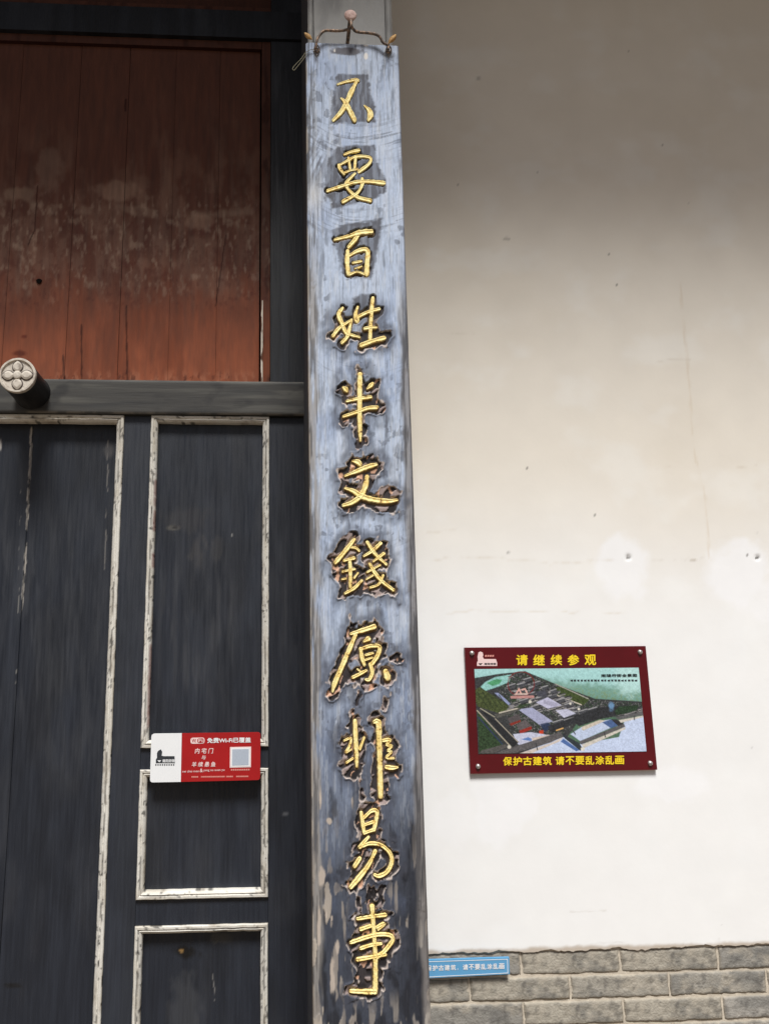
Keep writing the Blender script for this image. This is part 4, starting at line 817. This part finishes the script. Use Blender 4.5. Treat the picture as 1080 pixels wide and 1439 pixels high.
    poly([Q4(0, 60), Q4(120, 45), Q4(205, 90), Q4(85, 135)], (192, 194, 216), 1, .1)
    for k in range(10): line([Q1(890+k*14, 600+k*4), Q1(893+k*14, 640+k*4)], .7, (120, 118, 140), .6)
    # red halls with grey roofs
    poly([Q3(520, 140), Q3(640, 90), Q3(660, 150), Q3(550, 195)], (84, 78, 80)); poly([Q3(540, 195), Q3(655, 155), Q3(655, 175), Q3(560, 215)], (132, 46, 36))
    poly([Q3(610, 210), Q3(700, 150), Q3(765, 215), Q3(650, 265)], (96, 90, 92)); poly([Q3(640, 265), Q3(765, 220), Q3(770, 250), Q3(650, 300)], (150, 46, 36)); poly([Q3(840, 265), Q3(885, 260), Q3(885, 295), Q3(845, 298)], (196, 62, 34))
    poly([Q3(580, 300), Q3(760, 280), Q3(940, 310), Q3(1000, 310), Q3(640, 410), Q3(610, 380)], (196, 200, 222), 1, .1); poly([Q3(660, 355), Q3(730, 330), Q3(765, 345), Q3(765, 370)], (96, 130, 190), 1, .1)
    poly([Q3(770, 340), Q3(940, 305), Q3(950, 320), Q3(775, 370)], (206, 192, 182), 1, .1)
    # long dark roofs of the left ranges
    poly([Q3(220, 20), Q3(260, 30), Q3(640, 380), Q3(590, 420), Q3(540, 400)], (40, 42, 46), 1, .5); line([Q3(215, 60), Q3(540, 410)], 1.0, (176, 168, 150), .9); line([Q3(400, 145), Q3(630, 380)], .8, (168, 160, 146), .9)
    line([Q3(230, 130), Q3(470, 400)], 1.6, (46, 56, 86), .9); line([Q3(250, 40), Q3(390, 125)], 1.0, (160, 156, 140), .9)
    poly([Q3(390, 100), Q3(640, 30), Q3(660, 50), Q3(420, 140)], (84, 84, 80), 1, .4); line([Q3(440, 85), Q3(620, 40)], 1.1, (206, 198, 184), .9)
    poly([Q1(830, 570), Q1(800, 520), Q1(900, 500), Q1(930, 570)], (70, 72, 82), 1, .4)
    # front range with its gate, walls and forecourt
    poly([Q4(0, 500), Q4(920, 475), Q4(905, 110), Q4(700, 160), Q4(640, 330), Q4(250, 400), Q4(80, 330), Q3(640, 500)], (196, 210, 238), 1, .06)
    poly([Q4(0, 195), Q4(200, 120), Q4(420, 30), Q4(640, 10), Q4(830, 10), Q4(830, 60), Q4(600, 120), Q4(440, 150), Q4(240, 220), Q4(200, 190), Q4(0, 270), Q3(960, 300), Q3(930, 220)], (46, 48, 52), 1, .8)
    poly([Q4(150, 300), Q4(260, 230), Q4(440, 170), Q4(560, 150), Q4(640, 200), Q4(250, 370)], (190, 204, 230), 1, .06); poly([Q4(260, 250), Q4(270, 225), Q4(450, 155), Q4(500, 165), Q4(280, 265)], (204, 194, 180), 1, .1)
    poly([Q4(470, 180), Q4(560, 150), Q4(640, 210), Q4(560, 240)], (64, 92, 142), .95); poly([Q4(560, 150), Q4(620, 150), Q4(700, 205), Q4(640, 225)], (48, 48, 52))
    poly([Q4(235, 375), Q4(690, 195), Q4(705, 225), Q4(260, 405)], (92, 90, 92), 1, .3); poly([Q4(262, 408), Q4(705, 228), Q4(705, 250), Q4(290, 440)], (208, 202, 192), 1, .06)
    poly([Q4(60, 290), Q4(240, 390), Q4(270, 440), Q4(250, 470), Q4(90, 340)], (48, 56, 62), 1, .4); poly([Q4(80, 345), Q4(240, 460), Q4(210, 475), Q4(50, 375)], (66, 100, 160), .95, .1)
    poly([Q3(390, 495), Q3(640, 410), Q3(1080, 270), Q4(60, 290), Q4(75, 320), Q3(960, 385), Q3(560, 500)], (92, 90, 92), 1, .35); poly([Q3(640, 497), Q3(960, 390), Q4(75, 330), Q4(40, 375), Q3(760, 497)], (208, 198, 190), 1, .08)
    poly([Q3(240, 490), Q3(260, 465), Q3(500, 400), Q3(520, 430), Q3(380, 495)], (86, 84, 82), 1, .4)
    poly([Q4(600, 130), Q4(880, 75), Q4(885, 105), Q4(640, 155)], (96, 96, 98), 1, .3); poly([Q4(640, 160), Q4(885, 112), Q4(888, 128), Q4(660, 185)], (208, 202, 194), 1, .06)
    poly([Q4(600, 60), Q4(640, 20), Q4(840, 5), Q4(820, 60), Q4(700, 95), Q4(610, 105)], (42, 62, 44), 1, .9)
    for (a, bb, r) in ((Q3(540, 430)+(3,)), (Q4(275, 450)+(3.2,)), (Q1(750, 620)+(2.4,)), (Q2(235, 695)+(2,)), (Q2(150, 640)+(1.8,))): c = mix(c, S(222, 218, 206), (1-sm(.7, 1.05, np.hypot(px-a, py-bb)/r))*.95)
    c = mix(c, S(110, 150, 190), blobf(px, py, 858, 992, 5, 7, n1)*.9); line([Q4(95, 235), Q4(160, 245), Q4(200, 300)], .9, (70, 70, 74)); line([Q4(95, 235), Q4(110, 265)], .8, (70, 70, 74))
    line([Q4(10, 262), Q4(75, 240)], 1.0, (230, 180, 110)); line([Q4(490, 280), Q4(505, 330)], .9, (60, 60, 64)); line([Q4(795, 120), Q4(797, 155)], .8, (60, 60, 64)); line([Q3(808, 395), Q3(826, 460)], .9, (60, 60, 64))
    # the ring drawn round the place one stands at
    cx, cy = Q1(660, 440); rr = np.hypot((px-cx)/18.5, (py-cy)/17.2); c = mix(c, S(120, 28, 30), (1-sm(.02, .06, np.abs(rr-1)))*.8*(py < 985))
    line([Q1(610, 540), Q1(640, 490), Q1(660, 540)], 1.5, (222, 170, 160)); line([Q1(670, 500), Q1(700, 490), Q1(720, 530)], 1.6, (226, 180, 170)); line([Q1(565, 575), Q1(780, 570)], 3.0, (206, 150, 146), .8); line([Q1(600, 545), Q1(720, 540)], 2, (214, 190, 180), .8)
    c = c*(1+.34*(n2-.5)+.30*(n3-.5))[..., None]; c = mix(c, S(60, 66, 78), np.zeros_like(px)+.02)
    q = P(px, py, YS-.0012); q[..., 1] = YS-.0012
    V = q.reshape(-1, 3); i = np.arange(nu-1)[:, None]*nv+np.arange(nv-1)[None]; F = np.stack([i, i+1, i+nv+1, i+nv], -1).reshape(-1, 4)
    k = len(V); fourc = [0, (nu-1)*nv, nu*nv-1, nv-1]
    me = bpy.data.meshes.new('picture'); me.from_pydata(V.tolist(), [], F.tolist())
    at = me.color_attributes.new('Col', 'FLOAT_COLOR', 'POINT'); at.data.foreach_set('color', np.concatenate([np.clip(c.reshape(-1, 3), 0, .95), np.ones((k, 1))], 1).astype(np.float32).ravel())
    me.materials.append(M['print']); return link(bpy.data.objects.new('picture', me), sg)
def blobf(px, py, cx, cy, rx, ry, n): return 1-sm(.5, 1.1, np.hypot((px-cx)/rx, (py-cy)/ry)+.8*(n-.5))
pic = picture()
text('picture_title', '南陽府衙全景图', *Q2(460, 340), *Q2(824, 372), YS-.0018, M['black_print'], pic, -.01, .03)
rs = np.random.RandomState(8)
for k in range(20):
    x = 150+k*34.2; w = 20+rs.uniform(0, 7); y = 395-.01*k
    plate('picture_small_print', [Q2(x, y+rs.uniform(0, 6)), Q2(x+w, y), Q2(x+w, y+20), Q2(x+rs.uniform(0, 6), y+18)], YS-.0018, .0003, M['dark_print'], pic)
for ch, x in zip('请继续参观', (330, 413, 498, 581, 664)):
    text('heading', ch, *G5(x, 104), *G5(x+57, 157), YS-.0012, M['yellow_print'], sg, -.01, .035)
xx = 266
for ch in '保护古建筑 请不要乱涂乱画':
    if ch == ' ': xx += 13; continue
    a, b = G5(xx, 605-(xx-266)*.011), G5(xx+44, 648-(xx-266)*.011)
    text('warning', ch, *a, *b, YS-.0012, M['yellow_print'], sg, -.01, .035); xx += 48.6
el = [(230, 120), (250, 112), (272, 122), (278, 148), (272, 165), (285, 188), (405, 188), (418, 225), (418, 258), (214, 258), (214, 225), (224, 205), (220, 165)]
em2 = plate('emblem', [Q1(*p) for p in el], YS-.0008, .0005, M['pink_print'], sg)
plate('emblem_mark', [Q1(228, 232), Q1(272, 230), Q1(250, 250)], YS-.0012, .0003, M['black_print'], em2)
text('emblem_lettering', '南阳府衙', *Q1(288, 226), *Q1(408, 248), YS-.0012, M['dark_print'], em2, 0, .03)
for k in range(4): plate('emblem_small_print', [Q1(296+k*24, 148), Q1(314+k*24, 146), Q1(312+k*24, 164), Q1(294+k*24, 166)], YS-.0008, .0004, M['small_print'], sg)
for a in (Q1(162, 130), Q2(852, 118), Q3(225, 626), Q4(955, 594)):
    q = P(*a, YS); lathe('screw', [(0, YS-.0075), (.004, YS-.007), (.0068, YS-.0045), (.0074, YS)], q[0], q[2], M['steel'], sg, 20)

# ------------------------------------------------------------------ small blue strip sign on the bricks
YU = -.016
bs = thing('strip_sign', 'narrow pale blue strip sign with white lettering on the top brick course', 'sign', tuple(P(660, 1360, YU)))
def B7(x, y): return (590+x/7.714, 1330+y/7.714)
plate('face', [B7(-60, 152), B7(965, 120), B7(970, 300), B7(-60, 352)], YU, .009, M['blue_sign'], bs)
for a, b in (((-50, 168), (948, 136)), ((-50, 336), (953, 285))):
    plate('border_line', [B7(*a), B7(*b), B7(b[0], b[1]+6), B7(a[0], a[1]+6)], YU-.0006, .0004, M['white_print'], bs)
plate('border_line', [B7(942, 143), B7(948, 143), B7(953, 284), B7(947, 285)], YU-.0006, .0004, M['white_print'], bs)
xx = 68
for ch in '保护古建筑，请不要乱涂乱画':
    y = 205-(xx-68)*.028
    if ch == '，': text('lettering', ch, *B7(xx+6, y+42), *B7(xx+16, y+62), YU-.0008, M['white_print'], bs)
    else: text('lettering', ch, *B7(xx, y), *B7(xx+57, y+62), YU-.0008, M['white_print'], bs, -.02, .03)
    xx += 65.5
